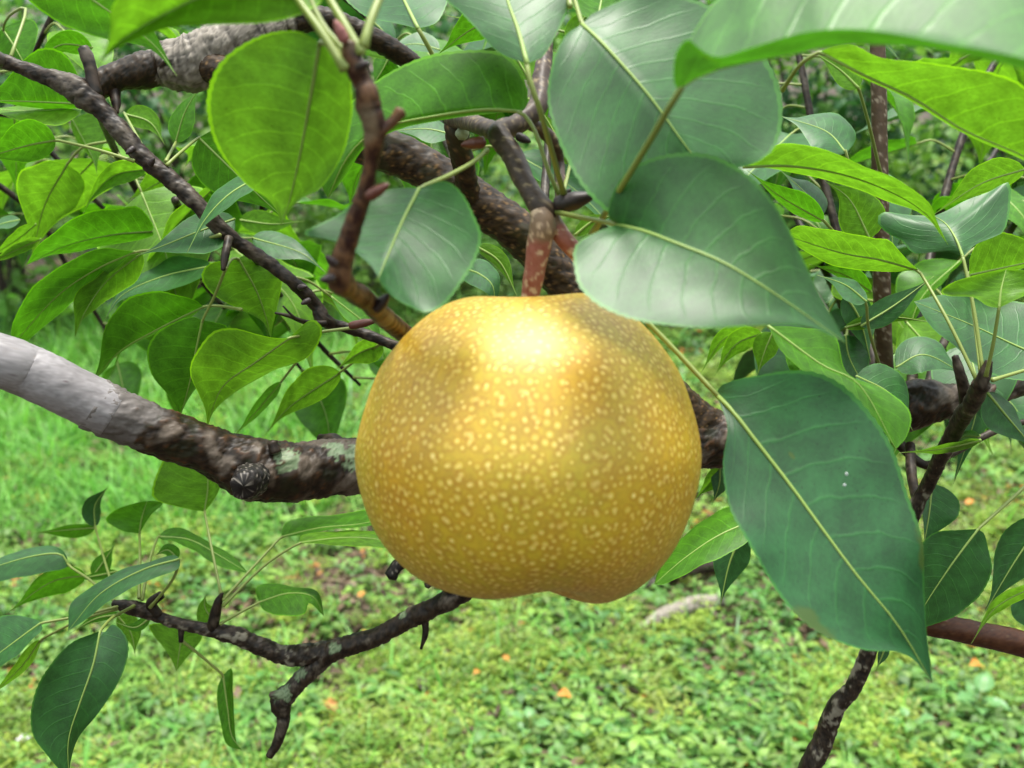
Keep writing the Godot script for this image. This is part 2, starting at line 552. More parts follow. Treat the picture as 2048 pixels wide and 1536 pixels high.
func make_materials() -> void:
	ready_noise(n_fine, 11, 0.85, 2)
	ready_noise(n_mid, 12, 0.23, 3)
	ready_noise(n_low, 13, 0.055, 2)
	n_cell.seed = 14
	n_cell.noise_type = FastNoiseLite.TYPE_CELLULAR
	n_cell.cellular_return_type = FastNoiseLite.RETURN_DISTANCE
	n_cell.frequency = 0.36
	M.bark = mat(lin(0.30, 0.262, 0.225), 0.48, 0.36)
	M.bark_smooth = mat(lin(0.60, 0.56, 0.53), 0.45, 0.34)
	for k in ["bark", "bark_smooth"]: M[k].vertex_color_use_as_albedo = true
	# young leaves are yellow green and let much light through, old ones are thick and blue green
	for i in 3:
		var maps := leaf_maps(3 + i * 5, [])
		M["leaf_young_%d" % i] = leaf_mat(maps, Color(0.38, 0.90, 0.055), Color(0.94, 1.0, 0.5), 0.45, 0.40)
		M["leaf_mid_%d" % i] = leaf_mat(maps, Color(0.225, 0.70, 0.030), Color(0.80, 0.94, 0.38), 0.43, 0.45)
		M["leaf_old_%d" % i] = leaf_mat(maps, Color(0.066, 0.30, 0.050), Color(0.38, 0.46, 0.18), 0.46, 0.52)
	M.leaf_glossy = leaf_mat(leaf_maps(41, []), Color(0.16, 0.56, 0.04), Color(0.76, 0.90, 0.36), 0.36, 0.7)
	M.leaf_blotched = leaf_mat(leaf_maps(23, [[0.66, 1.0, 0.07, 0.22], [0.70, -1.0, 0.05, 0.13], [0.30, -0.2, 0.012, 0.02]]), Color(0.050, 0.27, 0.070), Color(0.34, 0.42, 0.18), 0.45, 0.48)
	M.rib = mat(lin(0.21, 0.31, 0.06), 0.5)
	M.petiole = mat(lin(0.19, 0.24, 0.05), 0.45)
	M.bud_red = mat(lin(0.095, 0.024, 0.014), 0.45)
	M.bud_pink = mat(lin(0.27, 0.095, 0.085), 0.5)
	M.bud_dark = mat(lin(0.022, 0.011, 0.010), 0.5)
	M.bud_green = mat(lin(0.20, 0.24, 0.13), 0.6)
	M.skin = pear_skin()
	M.soil = grain(Color(0.070, 0.048, 0.032), 0.95, 0.03, 0.6, 0.25)
	M.soil.uv1_world_triplanar = true
	M.soil.uv1_scale = Vector3(2.2, 2.2, 2.2)
	M.weathered = grain(Color(0.52, 0.52, 0.48), 0.85, 0.05, 0.3, 0.35)
	M.weathered.uv1_scale = Vector3(14, 14, 14)
	M.deadwood = grain(Color(0.24, 0.18, 0.14), 0.9, 0.05, 0.3, 0.3)
	M.deadwood.uv1_scale = Vector3(14, 14, 14)
	M.fallen = grain(Color(0.62, 0.24, 0.035), 0.6, 0.03, 0.0, 0.55)
	M.fallen.uv1_scale = Vector3(25, 25, 25)
	M.fallen.backlight_enabled = true
	M.fallen.backlight = Color(0.5, 0.35, 0.2)
	M.dropping = mat(lin(0.42, 0.45, 0.45), 0.6)
	M.petal = mat(lin(0.75, 0.66, 0.85), 0.6)
	# plants of the floor and the hedge: the colour comes with each copy
	M.weed = mat(Color.WHITE, 0.5)
	M.weed.vertex_color_use_as_albedo = true
	M.weed.backlight_enabled = true
	M.weed.backlight = lin(0.75, 0.85, 0.45)
	M.plain_leaf = mat(lin(0.11, 0.27, 0.09), 0.42)
	M.plain_leaf.backlight_enabled = true
	M.plain_leaf.backlight = lin(0.5, 0.6, 0.3)
	M.grass_blade = mat(lin(0.10, 0.26, 0.09), 0.45)
	M.grass_blade.backlight_enabled = true
	M.grass_blade.backlight = lin(0.5, 0.6, 0.3)


# ---------------------------------------------------------------- the fruit
func build_pear() -> void:
	var d := 0.30
	var a := 341.0 / F * d
	var root := Node3D.new()
	root.name = numbered("pear")
	add_child(root)
	root.transform = Transform3D(cam_basis, P(1056, 914, d))
	tag(root, "round golden yellow pear with pale speckles, hanging in the middle from its pink stalk", "pear")
	var prof := PackedVector3Array()
	for q in [[0.0, 0.79], [0.06, 0.80], [0.13, 0.85], [0.22, 0.912], [0.33, 0.93], [0.48, 0.885], [0.625, 0.79], [0.77, 0.645], [0.88, 0.475], [0.965, 0.22], [1.0, 0.0], [0.965, -0.22], [0.88, -0.43], [0.76, -0.59], [0.62, -0.70], [0.48, -0.755], [0.36, -0.765], [0.25, -0.73], [0.15, -0.66], [0.07, -0.61], [0.0, -0.60]]:
		prof.append(Vector3(q[0], q[1], 0.0))
	var rows := 150
	var cols := 220
	var line := resample(prof, rows)
	var v := PackedVector3Array()
	var uv := PackedVector2Array()
	var idx := PackedInt32Array()
	for i in rows + 1:
		var rho := line[i].x
		var h := line[i].y
		var low := smoothstep(0.1, -0.85, h)
		var rim := smoothstep(0.55, 0.88, h)
		for j in cols + 1:
			var f := TAU * (j % cols) / cols
			var dx := cos(f)
			var dz := sin(f)
			var r := rho * (1.0 + 0.010 * cos(2.0 * f + 0.6) + low * 0.020 * cos(3.0 * f + 2.2) + 0.006 * cos(5.0 * f + 1.0))
			r *= 1.0 + 0.006 * n_mid.get_noise_3d(dx * 6.0, h * 6.0, dz * 6.0)
			# the far right shoulder of the eye end hangs lower than the near left one
			var drop := maxf(0.0, dx * 0.80 - dz * 0.60)
			var y := h - low * 0.150 * drop * drop * smoothstep(0.0, 0.5, rho)
			var notch := exp(-pow((f - 1.30) / 0.50, 2.0))
			y += low * 0.060 * notch * smoothstep(0.75, 0.4, absf(rho - 0.45) + 0.2)
			y += rim * (0.016 * cos(2.0 * f) + 0.010 * dx) * smoothstep(0.0, 0.3, rho)
			v.append(Vector3(r * dx, y, r * dz) * a)
			uv.append(Vector2(float(j) / cols, float(i) / rows))
	for i in rows:
		for j in cols:
			var q := i * (cols + 1) + j
			idx.append_array([q, q + cols + 1, q + 1, q + 1, q + cols + 1, q + cols + 2])
	var skin := MeshInstance3D.new()
	skin.name = "fruit"
	skin.mesh = commit(v, uv, PackedColorArray(), idx, M.skin)
	root.add_child(skin)
	# stalk, set in the dimple, thickest where it leaves the spur
	var spec := [1080.0, 424, 0.296, 42, 1086, 452, 0.295, 54, 1079, 486, 0.296, 50, 1069, 545, 0.298, 42, 1061, 590, 0.300, 36, 1058, 640, 0.301, 34, 1057, 676, 0.301, 40]
	var o := P(1080, 424, 0.296)
	var stalk := MeshInstance3D.new()
	stalk.name = "stalk"
	stalk.mesh = bark(spec, "stem", o, 0.0006, 0.045)
	root.add_child(stalk)
	stalk.global_transform = Transform3D(Basis(), o)
	stalk.set_meta("label", "pinkish brown stalk dotted with cream lenticels")


# ---------------------------------------------------------------- the tree
func build_tree() -> void:
	tree = Node3D.new()
	tree.name = numbered("pear_tree")
	add_child(tree)
	tree.position = Vector3(-0.80, 0.0, -0.72)
	tag(tree, "pear tree whose brown limbs and glossy heart-shaped leaves fill the view round the fruit", "tree")
	var tw := PackedVector3Array([Vector3(-0.80, -0.05, -0.72), Vector3(-0.79, 0.12, -0.72), Vector3(-0.82, 0.6, -0.74), Vector3(-0.80, 1.1, -0.72), Vector3(-0.84, 1.6, -0.75), Vector3(-0.9, 2.1, -0.8)])
	put("trunk", bark([], "ringed", tree.position, 0.006, 0.10, 0.0, tw, PackedFloat32Array([0.11, 0.085, 0.07, 0.066, 0.05, 0.03])), tree, tree.position)
	for q in [[580, 912, 0.396, 26], [566, 930, 0.396, 14], [604, 920, 0.395, 16], [704, 900, 0.402, 34], [676, 893, 0.404, 22], [662, 888, 0.406, 14], [716, 926, 0.402, 22], [566, 1386, 0.4755, 18], [668, 1296, 0.476, 12], [600, 1345, 0.4765, 14], [806, 1228, 0.476, 9], [300, 130, 0.43, 8]]:
		lichen_at.append([P(q[0], q[1], q[2] + (0.0095 if q[1] < 935.0 and q[1] > 800.0 else 0.0)), q[3] * q[2] / F])
	# the long limb behind the fruit: a smooth grey stretch on the left, then wet brown bark
	var g0 := Vector3(-0.80, 1.12, -0.72)
	var gp := PackedVector3Array([g0, Vector3(-0.56, 1.125, -0.58), P(-560, 655, 0.45), P(-300, 672, 0.40), P(-40, 712, 0.38), P(60, 745, 0.385), P(150, 787, 0.39), P(226, 826, 0.395)])
	var limb_grey := put("limb", bark([], "grey", g0, 0.0012, 0.03, 0.0, gp, PackedFloat32Array([0.022, 0.017, 0.0130, 0.0108, 0.0097, 0.0095, 0.0094, 0.0094])), tree, g0, "smooth pale grey stretch of the limb at the left edge")
	var limb := branch("limb", [186, 806, 0.3925, 103, 212, 819, 0.3945, 104, 240, 832, 0.396, 104, 300, 856, 0.40, 100, 380, 886, 0.405, 96, 440, 910, 0.41, 104, 500, 936, 0.412, 128, 560, 944, 0.415, 124, 620, 940, 0.42, 112, 720, 930, 0.425, 112, 900, 910, 0.43, 110, 1180, 895, 0.44, 108, 1400, 882, 0.45, 108, 1560, 870, 0.452, 104, 1760, 826, 0.455, 100, 1840, 806, 0.457, 94, 1905, 800, 0.46, 66, 1965, 792, 0.463, 46, 2060, 768, 0.47, 40, 2300, 720, 0.52, 38, 2600, 640, 0.6, 30], "wet", "thick wet brown limb passing behind the pear", null, 0.0009, 0.085)
	branch("cut_knot", [505, 955, 0.40, 62, 497, 962, 0.392, 66, 490, 968, 0.387, 62, 488, 970, 0.3845, 52, 487, 971, 0.3835, 36, 487, 972, 0.3832, 12], "black", "black round knot of a sawn-off side branch", limb, 0.0007, 0.16)
	branch("stub", [552, 905, 0.405, 26, 545, 884, 0.405, 22], "dark", "", limb)
	branch("stub", [690, 915, 0.42, 40, 670, 885, 0.425, 34, 640, 876, 0.43, 18], "dark", "", limb)
	var upper := branch("limb", [176, 190, 0.43, 54, 200, 170, 0.433, 56, 239, 152, 0.436, 62, 308, 137, 0.44, 74, 345, 130, 0.44, 100, 390, 124, 0.44, 116, 440, 98, 0.44, 102, 496, 70, 0.44, 86, 564, 46, 0.445, 62, 640, 38, 0.45, 50, 700, 55, 0.455, 46, 771, 90, 0.46, 44, 840, 135, 0.47, 36], "ringed", "whitish ring-barked limb at the upper left", null, 0.0009, 0.075, 0.0042)
	branch("spur", [228, 178, 0.435, 26, 232, 205, 0.432, 20, 234, 226, 0.43, 8], "dark", "", upper)
	var diag := branch("branch", [-420, -60, 0.5, 57, -60, 95, 0.42, 31, 0, 120, 0.42, 30, 68, 144, 0.42, 29, 137, 171, 0.42, 38, 180, 198, 0.42, 53, 222, 239, 0.42, 40, 290, 318, 0.42, 38, 342, 359, 0.42, 36, 403, 417, 0.42, 33, 461, 475, 0.425, 31, 533, 523, 0.43, 29, 588, 566, 0.43, 28, 632, 611, 0.435, 28, 650, 640, 0.435, 31, 690, 655, 0.44, 22, 790, 692, 0.44, 21, 900, 760, 0.44, 19, 1000, 900, 0.44, 19], "dark", "dark slender branch slanting down from the upper left corner", null, 0.0008, 0.15, 0.009)
	branch("stub", [166, 96, 0.42, 22, 174, 114, 0.42, 26, 182, 140, 0.42, 25, 190, 190, 0.42, 30], "dark", "", diag)
	branch("spur", [458, 476, 0.422, 18, 452, 502, 0.418, 17, 449, 520, 0.416, 16, 446, 540, 0.414, 9], "dark", "", diag)
	branch("twig", [652, 648, 0.432, 14, 610, 644, 0.428, 10, 578, 632, 0.426, 8, 550, 626, 0.425, 5], "dark", "", diag)
	branch("twig", [610, 644, 0.428, 8, 590, 636, 0.422, 6, 566, 612, 0.42, 4], "dark", "", diag)
	bud(diag, 700, 652, 0.43, 58, -12, 22, "bud_red")
	for q in [[300, 330, 8, -14], [268, 296, -16, 12], [414, 428, 14, -6], [598, 575, 16, -2], [620, 600, -18, 8]]:
		bud(diag, q[0], q[1], 0.415, q[2], q[3], 16, "bud_dark")
	var thick := branch("limb", [380, 120, 0.44, 60, 520, 170, 0.425, 66, 640, 232, 0.412, 74, 720, 280, 0.41, 84, 839, 330, 0.412, 84, 942, 398, 0.414, 86, 1027, 455, 0.416, 86, 1100, 530, 0.42, 86, 1180, 625, 0.425, 86, 1260, 720, 0.435, 88, 1400, 850, 0.45, 92, 1520, 900, 0.455, 90], "limb", "thick dark limb slanting down behind the stalk", null, 0.0009, 0.07)
	var knob := branch("branch", [908, 236, 0.385, 40, 914, 262, 0.386, 48, 922, 300, 0.39, 44, 930, 345, 0.398, 44, 940, 400, 0.41, 46], "limb", "", thick, 0.0009, 0.12, 0.005)
	bud(knob, 920, 275, 0.372, 14, -26, 34, "bud_green")
	var spur := branch("spur", [1092, 60, 0.345, 30, 1088, 120, 0.338, 34, 1083, 160, 0.333, 38, 1076, 212, 0.326, 42, 1034, 248, 0.32, 40, 998, 266, 0.315, 46, 1022, 306, 0.31, 45, 1049, 362, 0.304, 42, 1074, 404, 0.299, 46, 1088, 420, 0.297, 50, 1102, 428, 0.298, 40], "spur", "speckled fruiting spur that bears the pear", null, 0.0008, 0.07)
	branch("spur", [1000, 266, 0.316, 42, 962, 252, 0.33, 36, 930, 240, 0.36, 36, 905, 236, 0.385, 38], "spur", "", spur, 0.0009, 0.08)
	branch("spur", [1050, 240, 0.323, 26, 1085, 262, 0.33, 26, 1110, 290, 0.335, 26, 1118, 330, 0.34, 22, 1122, 400, 0.33, 24], "spur", "", spur, 0.0009, 0.08)
	branch("stub", [1096, 424, 0.299, 36, 1118, 464, 0.298, 37, 1140, 492, 0.298, 35, 1165, 515, 0.30, 32, 1200, 540, 0.303, 26], "stem", "pinkish stub beside the stalk", spur, 0.0007, 0.05)
	bud(spur, 968, 284, 0.308, -46, 6, 32, "bud_red")
	bud(spur, 1112, 412, 0.296, 78, -22, 50, "bud_dark")
	bud(spur, 1116, 406, 0.298, 26, -28, 22, "bud_dark")
	bud(spur, 1035, 272, 0.31, 26, 12, 22, "bud_dark")
	var twig := branch("twig", [698, 84, 0.224, 28, 703, 112, 0.225, 39, 714, 142, 0.226, 45, 726, 165, 0.227, 41, 733, 188, 0.227, 50, 737, 212, 0.228, 54, 748, 244, 0.229, 50, 750, 275, 0.23, 43, 741, 330, 0.232, 31, 731, 380, 0.234, 33, 713, 430, 0.236, 38, 695, 485, 0.238, 41, 683, 530, 0.24, 48, 680, 560, 0.242, 56, 702, 582, 0.25, 43, 716, 590, 0.255, 50, 732, 600, 0.26, 43, 776, 641, 0.29, 41, 811, 669, 0.32, 37, 850, 705, 0.36, 37, 900, 780, 0.40, 39, 950, 860, 0.42, 43], "twig", "reddish brown knobbly twig in the foreground left of the pear", null, 0.0006, 0.075, 0.0042)
	branch("stub", [752, 272, 0.229, 26, 772, 254, 0.229, 23, 788, 240, 0.229, 22, 803, 222, 0.229, 27], "twig", "", twig, 0.0006, 0.07)
	bud(twig, 736, 394, 0.231, 42, -26, 30, "bud_red")
	bud(twig, 672, 530, 0.236, -20, -18, 22, "bud_dark")
	bud(twig, 668, 556, 0.238, -28, 4, 26, "bud_dark")
	bud(twig, 752, 620, 0.262, 26, -32, 30, "bud_dark")
	bud(twig, 690, 82, 0.222, -20, -42, 30, "bud_pink")
	bud(twig, 716, 135, 0.222, 22, -10, 24, "bud_dark")
	var shoot := branch("shoot", [1748, -320, 0.47, 24, 1752, -40, 0.445, 30, 1757, 160, 0.44, 31, 1762, 480, 0.445, 33, 1765, 640, 0.45, 35, 1770, 760, 0.455, 36, 1775, 830, 0.46, 36], "shoot", "straight upright brown shoot on the right", null, 0.0009, 0.035)
	var rtwig := branch("twig", [1962, 768, 0.36, 36, 1945, 805, 0.37, 36, 1926, 832, 0.38, 38, 1900, 880, 0.39, 33, 1878, 920, 0.40, 31, 1858, 965, 0.41, 29, 1834, 1010, 0.415, 29, 1795, 1130, 0.42, 27, 1738, 1303, 0.43, 31, 1706, 1375, 0.435, 33, 1672, 1414, 0.44, 36, 1646, 1479, 0.445, 42, 1612, 1556, 0.45, 45, 1560, 1700, 0.48, 50, 1500, 1900, 0.56, 50], "lichened", "lichen-flecked dark twig running down the right side", null, 0.0008, 0.12, 0.0065)
	branch("stub", [1934, 812, 0.376, 28, 1926, 770, 0.372, 23, 1918, 740, 0.37, 20, 1910, 712, 0.37, 14], "dark", "", rtwig)
	branch("stub", [1958, 775, 0.36, 28, 1970, 748, 0.358, 26, 1978, 722, 0.357, 16], "dark", "", rtwig)
	branch("twig", [1820, 890, 0.45, 20, 1824, 955, 0.435, 20, 1837, 1008, 0.418, 22], "dark", "", rtwig)
	branch("twig", [2080, 835, 0.455, 12, 1990, 862, 0.452, 14, 1908, 905, 0.452, 14, 1850, 930, 0.455, 18, 1790, 880, 0.458, 22], "dark", "thin dark twig low on the right limb")
	var low := branch("branch", [1230, 930, 0.445, 46, 1120, 1030, 0.455, 42, 1040, 1095, 0.465, 40, 944, 1174, 0.47, 40, 866, 1215, 0.475, 41, 819, 1238, 0.478, 38, 741, 1278, 0.48, 40, 663, 1303, 0.48, 46, 638, 1324, 0.48, 38, 586, 1377, 0.48, 35, 562, 1404, 0.48, 46, 567, 1440, 0.48, 26, 556, 1483, 0.48, 20, 538, 1513, 0.48, 16], "dark", "dark bare branch reaching down to the lower left", null, 0.0008, 0.14, 0.011)
	var fork := branch("twig", [655, 1302, 0.48, 40, 600, 1310, 0.478, 42, 560, 1308, 0.477, 36, 527, 1296, 0.476, 40, 500, 1284, 0.475, 34, 469, 1270, 0.474, 36, 410, 1258, 0.472, 26, 352, 1245, 0.47, 24, 312, 1231, 0.468, 25, 290, 1222, 0.467, 30, 262, 1215, 0.466, 30, 226, 1207, 0.466, 16], "lichened", "ringed leafy fork at the end of the low branch", null, 0.0007, 0.15, 0.0038)
	branch("stub", [849, 1234, 0.478, 17, 851, 1265, 0.478, 13, 842, 1298, 0.478, 6], "dark", "", low)
	branch("stub", [905, 1160, 0.47, 30, 840, 1120, 0.468, 27, 800, 1128, 0.466, 26, 781, 1154, 0.464, 26], "black", "", low, 0.0008, 0.12)
	branch("stub", [900, 1180, 0.47, 18, 870, 1162, 0.469, 16, 852, 1172, 0.468, 14], "dark", "", low)
	branch("stub", [570, 1392, 0.478, 22, 552, 1390, 0.476, 19, 540, 1390, 0.475, 12], "dark", "", low)
	branch("spur", [424, 1258, 0.472, 24, 431, 1226, 0.47, 22, 436, 1206, 0.469, 18, 444, 1186, 0.468, 8], "dark", "", fork)
	branch("spur", [316, 1232, 0.468, 24, 302, 1208, 0.466, 22, 322, 1190, 0.464, 18], "dark", "", fork)
	branch("stub", [363, 1250, 0.47, 14, 362, 1284, 0.47, 10], "dark", "", fork)
	var red := branch("branch", [1700, 1190, 0.45, 36, 1840, 1243, 0.425, 46, 1900, 1256, 0.42, 47, 1948, 1266, 0.42, 50, 2048, 1288, 0.42, 52, 2200, 1330, 0.43, 56, 2600, 1420, 0.5, 70], "red", "reddish brown smooth branch entering at the lower right", null, 0.0009, 0.045)

	# ---- leaves on the foreground twig
	leaf_shape(twig, "young", [640, 84, 0.240, 622, 190, 0.248, 604, 290, 0.258, 582, 390, 0.269, 562, 452, 0.276], [692, 108, 704, 170, 702, 240, 684, 310, 646, 372, 602, 398, 576, 425], [590, 62, 520, 72, 450, 115, 415, 185, 418, 250, 445, 315, 490, 365, 535, 395, 555, 425], -0.006, 0.010, [716, 142, 0.228, 680, 105, 0.233], "large bright yellow-green leaf at the upper left, tip hanging down")
	leaf_shape(twig, "young", [600, -60, 0.235, 460, -30, 0.232, 330, 28, 0.230, 240, 84, 0.228, 198, 126, 0.226], [640, -10, 640, 8, 577, 38, 470, 48, 359, 53, 300, 66, 245, 90, 215, 112], [560, -130, 420, -140, 300, -90, 228, 10, 222, 60, 212, 100], -0.004, -0.022, [695, 108, 0.225, 640, 40, 0.23], "bright leaf across the top left corner, its tip curling down")
	leaf(twig, "young", [575, -60, 0.232, 500, -160, 0.24, 430, -300, 0.25], 90, 90, 0.02, -0.02, [690, 138, 0.224, 640, 60, 0.226, 590, -10, 0.23], "", {"rib": 0.0008})
	leaf(twig, "mid", [640, -60, 0.232, 600, -160, 0.24, 590, -320, 0.26], 90, 90, 0.02, 0.02, [722, 106, 0.224, 690, 50, 0.226, 655, -10, 0.23], "", {"rib": 0.0008})
	leaf(twig, "mid", [795, -80, 0.235, 850, -190, 0.25, 880, -330, 0.27], 90, 90, 0.02, 0.02, [727, 92, 0.224, 742, 40, 0.226, 764, -14, 0.23], "", {"rib": 0.0008})
	leaf(upper, "mid", [40, -110, 0.315, 180, -5, 0.31, 300, 82, 0.305, 354, 152, 0.30], 90, 84, -0.012, 0.014, [], "dark green pointed leaf under the top left leaf")
	leaf_shape(spur, "old", [839, 376, 0.268, 806, 440, 0.262, 776, 510, 0.254, 757, 556, 0.247], [888, 363, 925, 388, 952, 440, 963, 476, 950, 522, 920, 572, 888, 610, 850, 625, 818, 613, 788, 596, 768, 575], [780, 377, 720, 400, 668, 434, 608, 466, 650, 480, 700, 496, 740, 530], -0.005, 0.007, [974, 300, 0.305, 945, 325, 0.295, 895, 352, 0.28], "broad leaf lapping over the left shoulder of the pear", {"bulge": -0.05})
	leaf_shape(spur, "mid", [1043, 224, 0.300, 985, 219, 0.302, 930, 223, 0.304, 860, 234, 0.306, 790, 248, 0.308, 730, 276, 0.310, 688, 325, 0.312, 656, 396, 0.316], [985, 226, 930, 231, 860, 243, 790, 258, 735, 290, 697, 345], [1056, 205, 1048, 160, 1020, 118, 985, 103, 930, 99, 870, 107, 805, 132, 745, 168, 690, 220, 650, 290, 638, 355], 0.022, 0.006, [1122, 396, 0.30, 1098, 345, 0.298, 1070, 262, 0.298], "curved dark green leaf arching above the stalk, folded along its midrib")
	leaf_shape(spur, "old", [1054, 127, 0.272, 1036, 60, 0.280, 1012, -10, 0.290, 985, -130, 0.306], [1012, 112, 976, 86, 925, 27, 885, -10, 880, -60, 930, -110], [1085, 113, 1113, 68, 1134, 20, 1150, -30, 1130, -90, 1050, -130], 0.004, 0.004, [1130, 396, 0.296, 1108, 320, 0.285, 1080, 220, 0.274, 1060, 165, 0.272], "pale shiny leaf hanging from the top edge, centre", {"rib": 0.0007})
	leaf_shape(spur, "old", [836, 57, 0.345, 808, 0, 0.36, 775, -70, 0.38, 740, -160, 0.40], [788, 46, 737, 33, 688, 0, 660, -40, 670, -110], [874, 44, 894, 8, 900, -40, 870, -100, 800, -150], 0.004, 0.004, [900, 200, 0.36, 868, 116, 0.35], "pale shiny leaf at the top edge right of the foreground petioles", {"rib": 0.0007})
	leaf_shape(spur, "old", [1164, 48, 0.278, 1210, 92, 0.272, 1297, 190, 0.266, 1370, 290, 0.264, 1420, 350, 0.266], [1195, 22, 1280, -8, 1380, -4, 1470, 45, 1535, 120, 1562, 180, 1566, 240, 1550, 292, 1518, 322, 1480, 335, 1440, 345], [1130, 72, 1105, 130, 1095, 190, 1106, 250, 1133, 318, 1175, 390, 1230, 430, 1320, 430, 1390, 390], 0.012, -0.003, [1140, 12, 0.285, 1130, -60, 0.31], "big blue-green leaf at the upper centre right, marked with faint stains", {"bulge": -0.06})
	leaf_shape(spur, "old", [1356, 180, 0.212, 1385, 162, 0.209, 1416, 145, 0.206, 1470, 131, 0.203, 1519, 120, 0.200, 1601, 106, 0.196, 1640, 95, 0.194, 1724, 89, 0.190, 1861, 97, 0.182, 1990, 124, 0.174, 2250, 190, 0.165], [1362, 120, 1400, 50, 1450, -20, 1520, -110, 1700, -190, 1900, -180, 2100, -60, 2220, 100], [1347, 160, 1351, 110, 1374, 79, 1394, 93, 1420, 110, 1450, 112, 1519, 90, 1604, 66, 1690, 58, 1792, 68, 1895, 88, 2048, 116, 2180, 160], 0.030, -0.0032, [1186, 466, 0.285, 1232, 392, 0.262, 1300, 282, 0.235, 1340, 212, 0.216], "huge out-of-focus leaf across the top right corner, pale above with a bright green upturned edge", {"n": 80, "bulge": 0.0, "wave": 0.008, "rib": 0.0002, "stalk": 0.0007, "mat": "leaf_glossy"})
	leaf_shape(spur, "old", [1234, 449, 0.262, 1290, 463, 0.256, 1348, 485, 0.250, 1450, 527, 0.244, 1553, 590, 0.240, 1640, 650, 0.240, 1692, 686, 0.242], [1216, 432, 1228, 384, 1268, 335, 1330, 308, 1395, 304, 1450, 318, 1500, 352, 1552, 420, 1598, 500, 1640, 590, 1670, 645], [1188, 466, 1152, 486, 1145, 520, 1160, 575, 1205, 617, 1290, 643, 1400, 655, 1500, 653, 1575, 648, 1630, 657, 1668, 674], 0.004, -0.008, [1112, 424, 0.296, 1160, 434, 0.284], "large heart-shaped leaf overlapping the right shoulder of the pear", {"n": 80, "bulge": -0.05})
	leaf_shape(spur, "old", [1432, 788, 0.305, 1468, 826, 0.298, 1502, 870, 0.294, 1580, 970, 0.288, 1640, 1052, 0.284, 1717, 1155, 0.280, 1795, 1250, 0.280, 1864, 1365, 0.286], [1446, 768, 1500, 752, 1580, 742, 1650, 757, 1720, 800, 1775, 870, 1812, 965, 1838, 1075, 1852, 1180, 1854, 1265, 1860, 1320], [1442, 812, 1455, 858, 1446, 930, 1458, 1008, 1482, 1065, 1520, 1130, 1565, 1195, 1610, 1243, 1660, 1276, 1725, 1299, 1790, 1303, 1830, 1322], 0.005, -0.008, [1170, 520, 0.30, 1250, 600, 0.315, 1340, 690, 0.312], "long blue-green leaf right of the pear with a brown blotch near its tip", {"n": 80, "bulge": -0.05, "wave": 0.045, "mat": "leaf_blotched", "rib": 0.0007})
	for q in [[1693, 948, 8, 10], [1689, 970, 9, 8]]: speck(spur, q[0], q[1], 0.2715, q[2] * 0.7, q[3] * 0.7)

	# ---- upper left
	leaf(diag, "mid", [5, 58, 0.5, 30, 95, 0.498, 60, 148, 0.498], 62, 70, 0.0, 0.01, [22, 112, 0.44, 52, 20, 0.46, 20, 30, 0.48])
	leaf(diag, "mid", [168, 208, 0.465, 60, 203, 0.46, -60, 200, 0.455], 14, 108, 0.006, -0.012, [], "broad shaded leaf at the left edge under the dark branch")
	leaf(diag, "young", [165, 215, 0.47, 60, 222, 0.465, -60, 216, 0.46], 30, 16, -0.012, 0.006)
	leaf(diag, "mid", [112, 280, 0.42, 50, 292, 0.418, -50, 322, 0.415], 36, 50, 0.006, -0.014, [268, 322, 0.415, 190, 298, 0.417], "leaf on a long petiole at the left edge")
	leaf(diag, "young", [292, 338, 0.5, 230, 350, 0.498, 188, 388, 0.496, 166, 428, 0.494], 22, 24, 0.0, -0.012)
	leaf(diag, "young", [144, 238, 0.55, 164, 275, 0.548, 186, 318, 0.546, 194, 348, 0.545], 62, 12, 0.004, -0.01)
	leaf(diag, "mid", [398, 275, 0.44, 472, 347, 0.436, 530, 402, 0.434, 572, 440, 0.432], 62, 64, -0.008, 0.010, [334, 330, 0.418, 360, 306, 0.425])
	leaf(diag, "mid", [352, 284, 0.47, 370, 225, 0.468, 402, 168, 0.466], 24, 26, 0.006, -0.006, [332, 322, 0.42])
	leaf(diag, "old", [526, 350, 0.405, 460, 388, 0.400, 410, 440, 0.398, 374, 506, 0.397], 20, 24, -0.008, 0.010, [], "narrow pale leaf lying over the dark branch")
	leaf(diag, "old", [470, 438, 0.430, 400, 462, 0.426, 330, 490, 0.424, 272, 512, 0.424], 46, 36, -0.009, 0.009)
	leaf_shape(diag, "mid", [304, 462, 0.46, 220, 470, 0.458, 130, 492, 0.456, 52, 530, 0.454], [300, 474, 205, 493, 140, 505, 95, 512], [306, 450, 285, 422, 258, 413, 172, 427, 90, 476], 0.006, -0.016, [], "dark green leaf pointing left at mid height", {"n": 40})
	leaf_shape(diag, "mid", [270, 503, 0.442, 190, 540, 0.448, 110, 596, 0.457, 22, 694, 0.468], [240, 530, 205, 556, 150, 600, 80, 660, 44, 690], [240, 500, 205, 497, 154, 512, 68, 573, 28, 640], 0.012, -0.014, [440, 470, 0.42, 350, 494, 0.44], "long drooping green leaf at the left, first of a hanging row", {"n": 44})
	leaf_shape(diag, "young", [284, 505, 0.462, 215, 560, 0.46, 172, 620, 0.458, 150, 674, 0.456], [288, 530, 268, 566, 206, 606, 166, 640], [240, 518, 190, 556, 150, 590, 149, 640], 0.010, -0.010, [], "", {"n": 40})
	leaf(diag, "old", [425, 532, 0.49, 330, 552, 0.486, 245, 590, 0.484, 205, 648, 0.484], 28, 32, -0.013, 0.014)
	leaf_shape(diag, "mid", [407, 613, 0.445, 320, 656, 0.451, 240, 702, 0.460, 187, 760, 0.470], [376, 638, 308, 668, 240, 706, 208, 742], [385, 598, 350, 588, 308, 583, 256, 597, 222, 631, 206, 675, 200, 720], 0.010, -0.016, [482, 619, 0.43, 440, 612, 0.445], "pointed green leaf hanging left, second of the row", {"n": 44})
